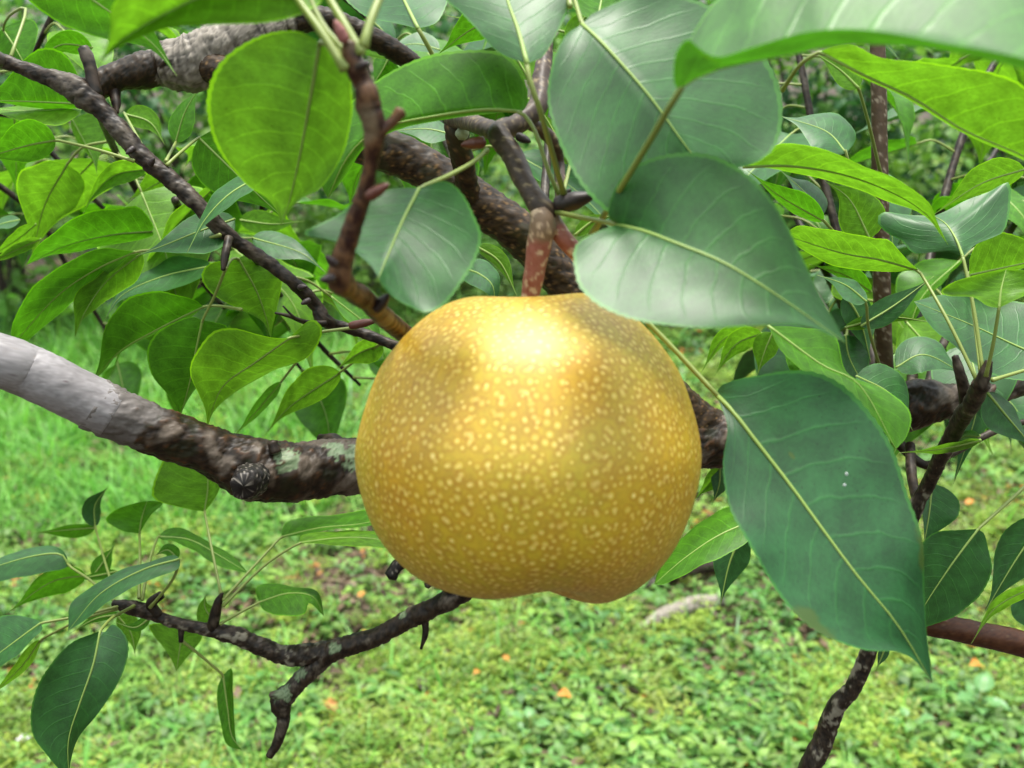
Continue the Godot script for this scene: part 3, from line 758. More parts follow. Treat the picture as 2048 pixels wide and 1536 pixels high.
	leaf_shape(diag, "mid", [405, 640, 0.436, 392, 700, 0.442, 378, 770, 0.451, 360, 834, 0.460], [430, 645, 455, 655, 452, 690, 425, 740, 390, 780, 370, 810], [380, 634, 340, 648, 308, 672, 294, 705, 304, 750, 336, 790, 352, 812], 0.010, -0.006, [452, 535, 0.415, 430, 590, 0.43], "heart-shaped green leaf hanging point down in the left row", {"n": 44})
	leaf_shape(diag, "young", [578, 676, 0.414, 510, 725, 0.418, 444, 775, 0.426, 414, 855, 0.436], [622, 640, 645, 662, 620, 708, 547, 742, 478, 780, 430, 815, 420, 838], [555, 676, 510, 668, 461, 657, 420, 670, 388, 710, 381, 748, 396, 785, 410, 818], 0.008, -0.014, [712, 655, 0.43, 640, 664, 0.428], "bright yellow-green leaf with a curled drip tip left of the pear", {"n": 48})
	leaf_shape(diag, "young", [476, 516, 0.462, 512, 580, 0.470, 532, 635, 0.478, 542, 678, 0.484], [510, 505, 558, 535, 564, 565, 555, 612, 546, 650], [450, 520, 415, 530, 403, 555, 425, 588, 478, 618, 524, 642], 0.006, -0.008, [450, 540, 0.415, 462, 520, 0.45], "", {"n": 40})
	leaf(diag, "young", [681, 744, 0.5, 581, 812, 0.495, 530, 870, 0.493], 26, 40, 0.006, -0.012, [770, 682, 0.445, 720, 715, 0.48])
	leaf(diag, "mid", [562, 764, 0.5, 515, 820, 0.5, 462, 880, 0.5], 12, 14, 0.008, -0.008, [640, 662, 0.45])
	leaf(diag, "young", [766, 688, 0.462, 720, 705, 0.458, 672, 738, 0.456], 30, 20, 0.004, -0.008)
	leaf(diag, "old", [504, 476, 0.5, 600, 505, 0.49, 655, 548, 0.488], 26, 28, 0.007, -0.007, [462, 478, 0.43])
	leaf(diag, "young", [395, 440, 0.52, 345, 438, 0.52, 292, 456, 0.52], 18, 20, 0.006, -0.012)
	leaf(diag, "young", [335, 355, 0.56, 300, 375, 0.56, 255, 400, 0.56], 20, 26, 0.006, -0.010)
	leaf(diag, "mid", [360, 398, 0.56, 310, 405, 0.56, 250, 440, 0.56], 14, 18, 0.006, -0.010)
	leaf(diag, "young", [480, 440, 0.56, 545, 448, 0.56, 610, 442, 0.56], 26, 22, 0.0, 0.0)
	leaf(diag, "young", [72, 448, 0.52, 35, 478, 0.52, -30, 520, 0.52], 14, 16, 0.008, -0.008)
	leaf(diag, "young", [82, 478, 0.52, 40, 496, 0.52, -40, 536, 0.52], 12, 12, 0.008, -0.008)
	leaf(diag, "old", [40, 440, 0.55, 10, 446, 0.55, -40, 460, 0.55], 12, 14, -0.008, 0.008)
	leaf(diag, "young", [250, 228, 0.5, 300, 245, 0.5, 330, 290, 0.5], 26, 20, 0.0, 0.0, [300, 320, 0.43])
	leaf(diag, "mid", [185, 95, 0.48, 120, 90, 0.47, 62, 132, 0.465], 20, 28, 0.004, -0.006)
	leaf_shape(diag, "old", [928, 538, 0.37, 958, 548, 0.366, 984, 570, 0.364, 990, 605, 0.364], [945, 520, 962, 517, 982, 528, 999, 555, 998, 585], [920, 556, 935, 566, 960, 578, 978, 592], 0.012, -0.010, [], "small pale leaf flushed pink left of the stalk", {"n": 30})
	leaf(diag, "young", [952, 492, 0.40, 1000, 525, 0.40, 1036, 596, 0.40], 20, 12, 0.0, 0.0)

	# ---- top centre, behind
	leaf(thick, "mid", [1010, 30, 0.4, 940, 60, 0.4, 872, 112, 0.4], 30, 40, 0.006, -0.008)
	leaf(thick, "young", [1060, 160, 0.42, 990, 60, 0.42, 890, 30, 0.42], 24, 40, 0.0, 0.0)
	leaf(thick, "old", [900, 268, 0.45, 850, 258, 0.45, 782, 262, 0.45], 26, 22, -0.008, 0.008)
	leaf(thick, "young", [700, 80, 0.5, 760, 105, 0.5, 830, 122, 0.5], 14, 14, 0.0, 0.0)
	leaf(thick, "old", [880, 100, 0.52, 830, 88, 0.52, 765, 100, 0.52], 14, 26, -0.008, 0.008)
	leaf(thick, "old", [735, 35, 0.55, 770, 70, 0.55, 778, 130, 0.55], 26, 20, 0.010, 0.000)
	leaf(thick, "mid", [780, 110, 0.55, 765, 140, 0.55, 742, 175, 0.55], 30, 24, 0.01, 0.0)
	leaf(spur, "mid", [1195, 42, 0.33, 1205, -10, 0.335, 1215, -60, 0.34], 64, 40, 0.01, -0.01)
	leaf(spur, "young", [1150, 92, 0.345, 1160, 50, 0.345, 1190, 8, 0.345], 26, 30, 0.0, 0.0)
	leaf(spur, "young", [1140, 330, 0.36, 1100, 250, 0.36, 1068, 200, 0.36], 16, 16, 0.0, 0.0, [1124, 395, 0.31])
	leaf(spur, "young", [1150, 470, 0.36, 1190, 440, 0.36, 1240, 430, 0.36], 14, 14, 0.0, 0.0)

	# ---- right cluster
	leaf_shape(rtwig, "young", [1486, 334, 0.33, 1580, 332, 0.332, 1690, 350, 0.335, 1790, 388, 0.338, 1856, 432, 0.34, 1896, 490, 0.342], [1515, 312, 1556, 289, 1600, 290, 1656, 304, 1758, 342, 1826, 379, 1860, 408, 1874, 440], [1553, 338, 1621, 352, 1690, 372, 1758, 396, 1826, 420, 1860, 442, 1880, 468], -0.012, 0.010, [], "long bright leaf seen from below on the right, tip hooked down", {"n": 44})
	leaf_shape(shoot, "young", [1640, 104, 0.30, 1724, 148, 0.298, 1826, 196, 0.296, 1929, 261, 0.294, 2060, 318, 0.292, 2200, 400, 0.292], [1660, 96, 1707, 92, 1758, 113, 1861, 126, 1929, 137, 1984, 147, 2060, 178, 2150, 280], [1724, 155, 1826, 203, 1929, 268, 2060, 326, 2150, 378], -0.016, 0.006, [1565, 180, 0.32, 1600, 130, 0.305], "broad mid-green leaf slanting off the right edge near the top", {"n": 48})
	leaf(shoot, "young", [1717, 176, 0.36, 1680, 140, 0.36, 1630, 106, 0.36], 24, 34, 0.0, 0.0, [1762, 350, 0.435, 1738, 250, 0.40])
	leaf(shoot, "old", [1692, 306, 0.42, 1650, 262, 0.425, 1560, 232, 0.43], 44, 46, -0.013, 0.014, [1745, 500, 0.44], "pale shiny leaf behind, left of the upright shoot")
	leaf(shoot, "mid", [1648, 442, 0.40, 1560, 392, 0.398, 1494, 340, 0.396], 16, 30, 0.006, -0.008, [1700, 500, 0.43])
	leaf(shoot, "old", [1645, 432, 0.43, 1612, 388, 0.43, 1560, 340, 0.43], 20, 30, -0.010, 0.012)
	leaf(shoot, "young", [1740, 478, 0.425, 1700, 400, 0.425, 1650, 362, 0.425], 44, 52, 0.004, -0.004)
	leaf_shape(rtwig, "young", [1838, 541, 0.385, 1758, 519, 0.383, 1680, 505, 0.381, 1568, 470, 0.379], [1758, 543, 1690, 536, 1638, 518, 1600, 496], [1826, 530, 1799, 504, 1775, 478, 1741, 475, 1656, 459, 1600, 452], 0.008, -0.012, [1958, 770, 0.36, 1895, 640, 0.37], "bright green leaf on a long petiole pointing left on the right side", {"n": 40})
	leaf(rtwig, "mid", [1742, 582, 0.43, 1690, 550, 0.43, 1618, 528, 0.43], 14, 22, 0.006, -0.010)
	leaf_shape(rtwig, "old", [1926, 514, 0.37, 1912, 478, 0.374, 1892, 448, 0.380, 1868, 432, 0.386], [1898, 504, 1860, 506, 1826, 505, 1802, 480, 1770, 462, 1755, 441, 1770, 424, 1826, 430], [1950, 490, 1985, 475, 2010, 458, 2020, 410, 2017, 366, 1975, 385, 1920, 408], 0.012, 0.012, [1966, 745, 0.358, 1948, 620, 0.364], "pale wavy folded leaf at the right with upturned wings", {"n": 40})
	leaf(shoot, "young", [2050, 338, 0.45, 1960, 368, 0.45, 1866, 430, 0.45], 24, 38, 0.006, -0.008)
	leaf(rtwig, "young", [1938, 550, 0.42, 2040, 528, 0.42, 2150, 505, 0.42], 70, 12, -0.008, 0.006, [1962, 745, 0.365])
	leaf_shape(rtwig, "young", [1998, 616, 0.345, 2002, 580, 0.346, 2012, 540, 0.348], [1973, 611, 1946, 594, 1900, 592, 1881, 583, 1910, 563, 1970, 546], [2030, 600, 2065, 586, 2130, 575, 2110, 555, 2055, 541], -0.006, -0.006, [1972, 752, 0.356, 1986, 690, 0.35], "light green leaf near the right edge, seen from below", {"n": 36})
	leaf_shape(rtwig, "old", [2110, 722, 0.395, 2040, 695, 0.40, 1943, 650, 0.405, 1828, 603, 0.41], [2060, 762, 1997, 753, 1946, 724, 1895, 683, 1856, 645], [2110, 640, 2040, 605, 1980, 600, 1929, 590, 1870, 592], -0.013, 0.014, [1985, 760, 0.37], "large pale shiny leaf spreading at the right edge", {"n": 44})
	leaf(shoot, "old", [1722, 652, 0.43, 1790, 610, 0.43, 1868, 552, 0.43], 26, 26, 0.000, 0.000)
	leaf(shoot, "young", [1690, 655, 0.435, 1780, 635, 0.435, 1866, 645, 0.435], 14, 14, 0.0, 0.0)
	leaf(shoot, "old", [1733, 604, 0.41, 1690, 570, 0.41, 1634, 550, 0.41], 24, 18, -0.008, 0.008, [1762, 740, 0.44, 1738, 660, 0.42])
	leaf(shoot, "old", [1690, 590, 0.44, 1720, 640, 0.44, 1742, 725, 0.44], 34, 30, 0.008, 0.000)
	leaf(shoot, "old", [1792, 735, 0.445, 1850, 710, 0.445, 1935, 752, 0.445], 40, 36, 0.010, -0.010, [], "dark glossy leaf in front of the right limb")
	leaf(shoot, "old", [1712, 752, 0.41, 1782, 790, 0.408, 1826, 862, 0.406], 48, 24, 0.008, -0.008)
	leaf(shoot, "old", [1690, 670, 0.44, 1700, 720, 0.44, 1745, 800, 0.44], 44, 30, 0.008, -0.008)
	leaf(rtwig, "young", [1962, 880, 0.385, 1880, 898, 0.385, 1796, 906, 0.385], 12, 9, 0.006, -0.008)
	leaf(rtwig, "old", [1960, 872, 0.39, 1930, 872, 0.39, 1902, 888, 0.39], 9, 10, 0.006, -0.008)
	leaf(rtwig, "old", [1975, 785, 0.40, 2020, 840, 0.40, 2075, 905, 0.40], 22, 44, 0.010, 0.000)
	leaf_shape(shoot, "mid", [1536, 652, 0.325, 1640, 728, 0.322, 1720, 772, 0.32, 1792, 898, 0.318], [1600, 655, 1665, 668, 1695, 745, 1775, 782, 1818, 828, 1814, 872], [1560, 700, 1622, 752, 1700, 792, 1765, 860], 0.008, -0.014, [], "leaf half hidden behind the blotched leaf at the right", {"n": 40})
	leaf(limb, "young", [1520, 668, 0.5, 1450, 676, 0.5, 1399, 750, 0.5], 14, 20, 0.006, -0.008)
	leaf(limb, "young", [1524, 666, 0.49, 1470, 690, 0.49, 1429, 752, 0.49], 22, 24, 0.006, -0.008)
	leaf(limb, "young", [1545, 665, 0.48, 1530, 700, 0.48, 1514, 752, 0.48], 24, 28, 0.004, -0.004)
	leaf(limb, "mid", [1580, 690, 0.46, 1600, 740, 0.46, 1560, 800, 0.46], 26, 24, 0.004, -0.004)

	# ---- lower right
	leaf(rtwig, "old", [1864, 966, 0.425, 1858, 1030, 0.423, 1846, 1100, 0.421], 62, 16, 0.006, 0.000, [1850, 985, 0.412])
	leaf_shape(red, "old", [1956, 1058, 0.40, 1905, 1126, 0.398, 1852, 1206, 0.397, 1826, 1256, 0.397], [1972, 1075, 1983, 1140, 1965, 1186, 1918, 1226, 1860, 1252], [1920, 1060, 1870, 1066, 1835, 1100, 1820, 1170], 0.006, -0.004, [2085, 935, 0.42, 2040, 982, 0.41], "dark green heart-shaped leaf low on the right side", {"n": 44})
	leaf(red, "old", [2085, 1040, 0.42, 2025, 1130, 0.418, 1965, 1232, 0.416], 44, 50, 0.006, -0.004, [], "dark leaf cut off by the right edge above the reddish branch")
	leaf(red, "young", [2085, 1165, 0.37, 1992, 1214, 0.372, 1942, 1288, 0.375], 15, 15, 0.006, -0.010, [], "narrow bright leaf crossing the reddish branch")
	leaf(red, "old", [2040, 1180, 0.43, 2070, 1230, 0.43, 2100, 1290, 0.43], 30, 40, 0.000, 0.000)
	leaf_shape(rtwig, "mid", [1522, 1036, 0.375, 1440, 1070, 0.372, 1370, 1116, 0.37, 1309, 1168, 0.368], [1500, 1080, 1443, 1113, 1385, 1140, 1330, 1168], [1490, 1005, 1459, 1014, 1404, 1041, 1346, 1092, 1318, 1130], -0.010, 0.030, [], "folded narrow leaf just right of the pear's base", {"n": 40})
	leaf(rtwig, "old", [1484, 1066, 0.42, 1458, 1130, 0.42, 1440, 1214, 0.42], 36, 38, 0.004, 0.000)
	leaf(limb, "young", [1452, 930, 0.47, 1420, 965, 0.47, 1388, 1000, 0.47], 22, 16, 0.0, -0.01)
	leaf(limb, "old", [1440, 930, 0.465, 1438, 970, 0.465, 1424, 1010, 0.465], 22, 18, 0.006, 0.000)
	leaf(rtwig, "old", [1772, 1290, 0.43, 1764, 1312, 0.43, 1752, 1340, 0.43], 12, 10, 0.000, 0.000)

	# ---- lower left
	leaf_shape(fork, "young", [409, 1023, 0.5, 416, 970, 0.498, 410, 895, 0.496], [371, 1017, 313, 1001, 305, 975, 330, 915, 372, 890], [425, 1004, 440, 975, 442, 930, 430, 900], -0.006, -0.004, [442, 1188, 0.468, 422, 1090, 0.485], "bright leaf standing below the sawn knot", {"n": 40})
	leaf_shape(fork, "mid", [279, 1067, 0.52, 284, 1035, 0.518, 294, 1002, 0.516], [245, 1062, 211, 1041, 234, 1018, 272, 1006], [302, 1030, 326, 1008, 314, 1002], -0.004, -0.004, [278, 1196, 0.466, 280, 1120, 0.49], "", {"n": 30})
	leaf(fork, "mid", [190, 1055, 0.58, 130, 1060, 0.58, 64, 1066, 0.58], 18, 10, 0.004, -0.004, [206, 1110, 0.57])
	leaf(fork, "old", [190, 1053, 0.58, 190, 1010, 0.58, 219, 970, 0.58], 24, 14, -0.008, 0.008, [230, 1190, 0.48, 206, 1110, 0.56])
	leaf_shape(fork, "old", [138, 1132, 0.5, 118, 1108, 0.5, 50, 1116, 0.5, -60, 1150, 0.5], [120, 1140, 98, 1143, 39, 1155, -20, 1164], [130, 1106, 105, 1092, 50, 1097, -10, 1122], -0.005, 0.009, [232, 1205, 0.47, 180, 1160, 0.49], "folded leaf at the left edge, grey-green above", {"n": 36})
	leaf(fork, "mid", [172, 1150, 0.52, 100, 1165, 0.518, 12, 1228, 0.516], 30, 26, 0.006, -0.010)
	leaf(fork, "mid", [186, 1152, 0.56, 208, 1122, 0.56, 232, 1086, 0.56], 18, 20, 0.0, 0.0)
	leaf(fork, "mid", [235, 1142, 0.55, 200, 1150, 0.55, 140, 1160, 0.55], 10, 8, 0.0, 0.0)
	leaf_shape(fork, "old", [359, 1118, 0.45, 285, 1140, 0.448, 200, 1188, 0.446, 136, 1262, 0.445], [352, 1140, 273, 1170, 219, 1203, 166, 1243], [345, 1110, 289, 1126, 234, 1143, 176, 1178, 141, 1212], -0.006, 0.007, [300, 1215, 0.462, 345, 1160, 0.455], "long leaf with a bluish sheen arching over the low twig", {"n": 44})
	leaf_shape(fork, "mid", [316, 1073, 0.5, 380, 1080, 0.498, 440, 1112, 0.496, 497, 1146, 0.494], [336, 1057, 371, 1060, 430, 1090, 470, 1116], [325, 1080, 352, 1084, 391, 1104, 449, 1136], 0.012, -0.012, [284, 1200, 0.466, 300, 1120, 0.48], "", {"n": 36})
	leaf(fork, "mid", [356, 1118, 0.52, 335, 1100, 0.52, 308, 1112, 0.52], 14, 16, 0.0, 0.0)
	leaf_shape(fork, "mid", [562, 1074, 0.5, 640, 1056, 0.498, 720, 1048, 0.497, 800, 1030, 0.496], [568, 1050, 588, 1038, 664, 1030, 732, 1021], [605, 1070, 664, 1058, 742, 1050], 0.012, -0.012, [446, 1200, 0.468, 510, 1130, 0.485], "upper of two narrow leaves pointing to the pear from the lower left", {"n": 36})
	leaf_shape(fork, "young", [598, 1086, 0.48, 680, 1076, 0.478, 750, 1078, 0.477, 820, 1096, 0.476], [609, 1069, 684, 1062, 754, 1064], [625, 1087, 703, 1092, 780, 1096], 0.010, -0.010, [446, 1212, 0.468, 530, 1130, 0.475], "lower of two narrow leaves pointing to the pear from the lower left", {"n": 36})
	leaf_shape(fork, "mid", [518, 1205, 0.48, 575, 1187, 0.478, 625, 1193, 0.476, 648, 1232, 0.475], [512, 1176, 547, 1166, 586, 1174, 637, 1186], [530, 1222, 570, 1232, 609, 1226, 618, 1206], 0.016, -0.010, [440, 1248, 0.47, 480, 1225, 0.475], "", {"n": 36})
	leaf_shape(fork, "old", [200, 1262, 0.42, 186, 1330, 0.414, 160, 1405, 0.41, 137, 1480, 0.408, 138, 1560, 0.408], [212, 1264, 224, 1248, 244, 1262, 257, 1292, 250, 1334, 228, 1381, 195, 1428, 158, 1475, 142, 1520], [184, 1268, 145, 1284, 109, 1319, 78, 1366, 62, 1424, 66, 1471, 90, 1506, 118, 1538], 0.006, -0.010, [268, 1212, 0.462, 225, 1235, 0.44], "large blue-green leaf hanging in the lower left corner", {"n": 56})
	leaf_shape(fork, "old", [82, 1246, 0.45, 40, 1276, 0.45, -40, 1335, 0.45], [84, 1262, 63, 1281, 27, 1316, -30, 1350], [70, 1238, 31, 1230, -10, 1238, -50, 1290], -0.008, 0.010, [240, 1212, 0.465, 160, 1232, 0.458], "pale shiny leaf at the left edge beside the hanging leaf", {"n": 36})
	leaf(fork, "young", [80, 1280, 0.47, 40, 1336, 0.47, -30, 1402, 0.47], 12, 14, 0.006, -0.006, [240, 1216, 0.465, 160, 1240, 0.468])
	leaf(fork, "young", [236, 1232, 0.51, 262, 1266, 0.51, 271, 1314, 0.51], 26, 18, 0.0, 0.0)
	leaf_shape(fork, "young", [366, 1262, 0.5, 360, 1295, 0.5, 353, 1342, 0.5], [400, 1256, 404, 1275, 394, 1292, 374, 1315], [330, 1248, 298, 1250, 308, 1272, 336, 1307], 0.0, 0.0, [362, 1250, 0.47], "", {"n": 30})
	leaf(fork, "young", [434, 1250, 0.5, 410, 1215, 0.5, 412, 1186, 0.5], 28, 20, 0.0, 0.0)
	leaf_shape(fork, "mid", [446, 1350, 0.48, 455, 1415, 0.48, 463, 1470, 0.48, 484, 1500, 0.48], [464, 1338, 466, 1386, 469, 1444, 473, 1484], [436, 1372, 434, 1400, 440, 1440, 453, 1488], 0.004, 0.0, [362, 1280, 0.47, 400, 1310, 0.475], "single narrow leaf hanging below the low twig", {"n": 36})
	leaf(fork, "mid", [242, 1228, 0.5, 190, 1238, 0.5, 138, 1268, 0.5], 8, 10, 0.0, 0.0)
	leaf(fork, "mid", [300, 1236, 0.5, 270, 1255, 0.5, 230, 1244, 0.5], 10, 12, 0.0, 0.0)

	# ---- leafy twigs farther back, mostly behind the leaves above
	back_twig([1560, -60, 0.62, 12, 1600, 120, 0.6, 14, 1640, 330, 0.58, 16, 1700, 560, 0.55, 20, 1770, 790, 0.48, 24], 13, "leafy twig rising behind the blue-green leaf at the right")
	back_twig([2140, -40, 0.66, 14, 2000, 110, 0.64, 14, 1930, 260, 0.62, 16, 1880, 430, 0.6, 18, 1840, 620, 0.56, 20, 1820, 800, 0.48, 22], 12, "leafy twig behind the upper right leaves")
	back_twig([1420, 120, 0.7, 10, 1520, 300, 0.68, 12, 1600, 450, 0.66, 14, 1680, 600, 0.60, 18, 1760, 800, 0.48, 20], 8, "leafy twig behind the heart-shaped leaf")
	back_twig([600, -60, 0.6, 12, 720, 20, 0.6, 14, 830, 150, 0.58, 16, 900, 300, 0.52, 18, 950, 400, 0.43, 22], 7, "dark twig with leaves at the top centre")
	back_twig([1240, -60, 0.6, 12, 1160, 60, 0.56, 14, 1110, 200, 0.50, 16, 1090, 380, 0.46, 18, 1090, 520, 0.43, 22], 6, "leafy twig above the fruiting spur")
	back_twig([2160, 300, 0.58, 12, 2050, 420, 0.57, 14, 1960, 560, 0.54, 16, 1880, 700, 0.50, 18, 1850, 800, 0.47, 20], 9, "leafy twig at the right edge")
	back_twig([470, 640, 0.64, 8, 350, 500, 0.61, 11, 250, 340, 0.56, 14, 190, 205, 0.44, 18], 9, "leafy twig behind the left leaves", ["young", "mid", "mid"])
	back_twig([350, 540, 0.72, 7, 200, 410, 0.70, 10, 60, 265, 0.68, 12, -80, 190, 0.66, 14], 7, "farther leafy twig at the left edge", ["young", "mid", "old"])
	back_twig([560, 610, 0.62, 8, 520, 450, 0.6, 11, 560, 330, 0.56, 14, 640, 240, 0.44, 18], 8, "leafy twig behind the bright hanging leaf", ["young", "mid", "mid"])
	back_twig([230, 690, 0.74, 7, 150, 560, 0.72, 10, 70, 430, 0.70, 12, -60, 330, 0.68, 14], 8, "farther leafy twig behind the hanging row of leaves", ["mid", "mid", "old"])
	back_twig([620, 760, 0.70, 7, 520, 640, 0.68, 10, 420, 540, 0.66, 12, 350, 400, 0.50, 16], 7, "leafy twig behind the curled bright leaf", ["mid", "young", "mid"])
	back_twig([720, 770, 0.62, 7, 640, 690, 0.60, 10, 560, 590, 0.56, 12, 500, 500, 0.44, 16], 7, "leafy twig below the dark slanting branch", ["young", "mid", "mid"])
	back_twig([30, 220, 0.6, 8, 60, 130, 0.58, 10, 100, 40, 0.56, 12, 160, -80, 0.54, 14], 6, "leafy twig in the top left corner", ["young", "mid", "mid"])
	back_twig([1760, 500, 0.72, 8, 1830, 620, 0.68, 12, 1830, 760, 0.55, 16, 1820, 810, 0.47, 20], 8, "leafy twig just right of the upright shoot", ["old", "mid", "old"])
	back_twig([1480, 380, 0.74, 8, 1600, 540, 0.70, 12, 1700, 700, 0.62, 14, 1770, 810, 0.48, 18], 7, "farther leafy twig left of the upright shoot", ["old", "mid", "young"])
	back_twig([2060, 200, 0.8, 8, 1960, 360, 0.76, 12, 1900, 560, 0.66, 14, 1850, 800, 0.48, 18], 9, "shaded leafy twig deep behind the right leaves", ["old", "old", "mid"])


# a farther twig with its own leaves; petioles leave it at intervals and the blades droop
func back_twig(spec: Array, count: int, label: String, tones := ["young", "mid", "old", "old", "mid"]) -> void:
	var b := branch("branch", spec, "dark", label, null, 0.0015, 0.08)
	var pts := PackedVector3Array()
	for i in spec.size() / 4: pts.append(P(spec[i * 4], spec[i * 4 + 1], spec[i * 4 + 2]))
	var line := resample(pts, 60)
	for i in count:
		var at := line[2 + int(46.0 * i / count)]
		var turn := rng.randf() * TAU
		var out := Vector3(cos(turn), rng.randf_range(-0.5, 0.4), sin(turn)).normalized()
		var base := at + out * rng.randf_range(0.022, 0.04)
		var size := rng.randf_range(0.048, 0.092)
		var dir := (out + Vector3(0, -0.55, 0)).normalized()
		var dir2 := (dir + Vector3(rng.randf_range(-0.4, 0.4), rng.randf_range(-1.3, -0.2), rng.randf_range(-0.4, 0.4))).normalized()
		var mid := resample(PackedVector3Array([base, base + dir * size * 0.5, base + dir * size * 0.5 + dir2 * size * 0.5]), 24)
		var across := dir.cross(Vector3.UP).normalized()
		across = (across + Vector3.UP * rng.randf_range(-0.5, 0.5)).normalized()
		var up := across.cross(dir).normalized()
		var half := size * rng.randf_range(0.25, 0.40)
		var fold := rng.randf_range(0.0, 0.5) * (1.0 if up.y > 0.0 else -1.0)
		var le := PackedVector3Array()
		var ri := PackedVector3Array()
		for k in 25:
			var w := width_at(k / 24.0) * half
			le.append(mid[k] + (across + up * fold).normalized() * w)
			ri.append(mid[k] + (-across + up * fold).normalized() * w)
		var tone: String = tones[rng.randi() % tones.size()]
		put("leaf", blade(mid, le, ri, 5, M["leaf_%s_%d" % [tone, rng.randi() % 3]], rng.randf_range(-0.1, 0.1), 0.05, rng.randf() * 9.0, at, PackedVector3Array([at, at.lerp(base, 0.6) + Vector3(0, 0.004, 0), base]), 0.0006), b, at)


func speck(parent: Node3D, x: float, y: float, d: float, w: float, h: float) -> void:
	var s := SphereMesh.new()
	s.radius = 0.5
	s.height = 1.0
	s.radial_segments = 12
	s.rings = 6
	s.material = M.dropping
	var o := put("white_speck", s, parent, P(x, y, d))
	o.transform.basis = cam_basis * Basis.from_scale(Vector3(w * d / F, h * d / F, 0.0006))


# ---------------------------------------------------------------- the orchard floor
var g_noise := FastNoiseLite.new()

func ground_y(x: float, z: float) -> float:
	return 0.05 * g_noise.get_noise_2d(x * 1.0, z * 1.0) + 0.02 * g_noise.get_noise_2d(x * 4.0 + 90.0, z * 4.0)


# where the line of sight through a photo pixel meets the floor
func G(x: float, y: float) -> Vector3:
	var dir := (P(x, y, 1.0) - EYE)
	var q := EYE - dir * (EYE.y / dir.y)
	for i in 3:
		q = EYE + dir * ((ground_y(q.x, q.z) - EYE.y) / dir.y)
	return q


func ground_sheet() -> void:
	var n := 170
	var v := PackedVector3Array()
	var idx := PackedInt32Array()
	for i in n + 1:
		for j in n + 1:
			var a := 2.0 * i / n - 1.0
			var b := 2.0 * j / n - 1.0
			var x := signf(a) * (4.0 * absf(a) + 146.0 * pow(absf(a), 6.0))
			var z := signf(b) * (4.0 * absf(b) + 146.0 * pow(absf(b), 6.0)) - 3.0
			v.append(Vector3(x, ground_y(x, z), z))
	for i in n:
		for j in n:
			var q := i * (n + 1) + j
			idx.append_array([q, q + n + 1, q + 1, q + 1, q + n + 1, q + n + 2])
	var o := put("ground", commit(v, PackedVector2Array(), PackedColorArray(), idx, M.soil), self, Vector3.ZERO)
	tag(o, "damp brown soil showing between the weeds", "ground", "", "structure")


# one small leaf as a bent strip, added to the arrays
func strip(v: PackedVector3Array, idx: PackedInt32Array, base: Vector3, dir: Vector3, up: Vector3, length: float, width: float, droop: float, rows: int, shape: float) -> void:
	var first := v.size()
	var across := dir.cross(up).normalized()
	var d := dir.normalized()
	var p := base
	for i in rows + 1:
		var t := float(i) / rows
		var w := width * (pow(sin(PI * clampf(t * 0.93 + 0.05, 0.0, 1.0)), 0.8) if shape > 0.5 else (1.0 - t * t))
		v.append(p - across * w * 0.5 + up * w * 0.12)
		v.append(p + across * w * 0.5 + up * w * 0.12)
		d = (d - Vector3.UP * droop / rows).normalized()
		p += d * length / rows
	for i in rows:
		var q := first + i * 2
		idx.append_array([q, q + 2, q + 1, q + 1, q + 2, q + 3])


func plant_mesh(kind: String) -> ArrayMesh:
	var v := PackedVector3Array()
	var idx := PackedInt32Array()
	match kind:
		"broad":
			for i in 11:
				var a := rng.randf() * TAU
				var h := rng.randf_range(0.004, 0.042)
				var r := rng.randf_range(0.0, 0.02)
				var dir := Vector3(cos(a), rng.randf_range(-0.2, 1.3), sin(a)).normalized()
				strip(v, idx, Vector3(cos(a) * r, h, sin(a) * r), dir, dir.cross(Vector3(-sin(a), 0, cos(a))).normalized() * -1.0, rng.randf_range(0.012, 0.026), rng.randf_range(0.007, 0.013), rng.randf_range(0.3, 1.2), 4, 1.0)
		"fine":
			for k in 7:
				var a := rng.randf() * TAU
				var lean := Vector3(cos(a) * 0.6, 1.0, sin(a) * 0.6).normalized()
				for i in 7:
					var b := rng.randf() * TAU
					var dir := Vector3(cos(b), 0.5, sin(b)).normalized()
					strip(v, idx, lean * (0.005 + 0.005 * i) + Vector3(cos(a), 0, sin(a)) * 0.008, dir, Vector3.UP, rng.randf_range(0.008, 0.016), rng.randf_range(0.003, 0.006), 0.3, 2, 1.0)
		"grass":
			for i in 7:
				var a := rng.randf() * TAU
				var r := rng.randf_range(0.0, 0.015)
				var dir := Vector3(cos(a) * 0.35, 1.0, sin(a) * 0.35).normalized()
				strip(v, idx, Vector3(cos(a) * r, -0.01, sin(a) * r), dir, Vector3(-cos(a), 0.3, -sin(a)).normalized(), rng.randf_range(0.05, 0.13), rng.randf_range(0.0025, 0.005), rng.randf_range(0.3, 1.5), 5, 0.0)
		"litter":
			for i in 5:
				var a := rng.randf() * TAU
				strip(v, idx, Vector3(rng.randf_range(-0.03, 0.03), rng.randf_range(0.002, 0.008), rng.randf_range(-0.03, 0.03)), Vector3(cos(a), rng.randf_range(-0.1, 0.2), sin(a)), Vector3.UP, rng.randf_range(0.012, 0.045), rng.randf_range(0.002, 0.014), 0.2, 3, 1.0)
		"leaf":
			strip(v, idx, Vector3.ZERO, Vector3(1, 0.1, 0), Vector3.UP, 1.0, 0.55, 0.8, 5, 1.0)
	return commit(v, PackedVector2Array(), PackedColorArray(), idx, M.weed)


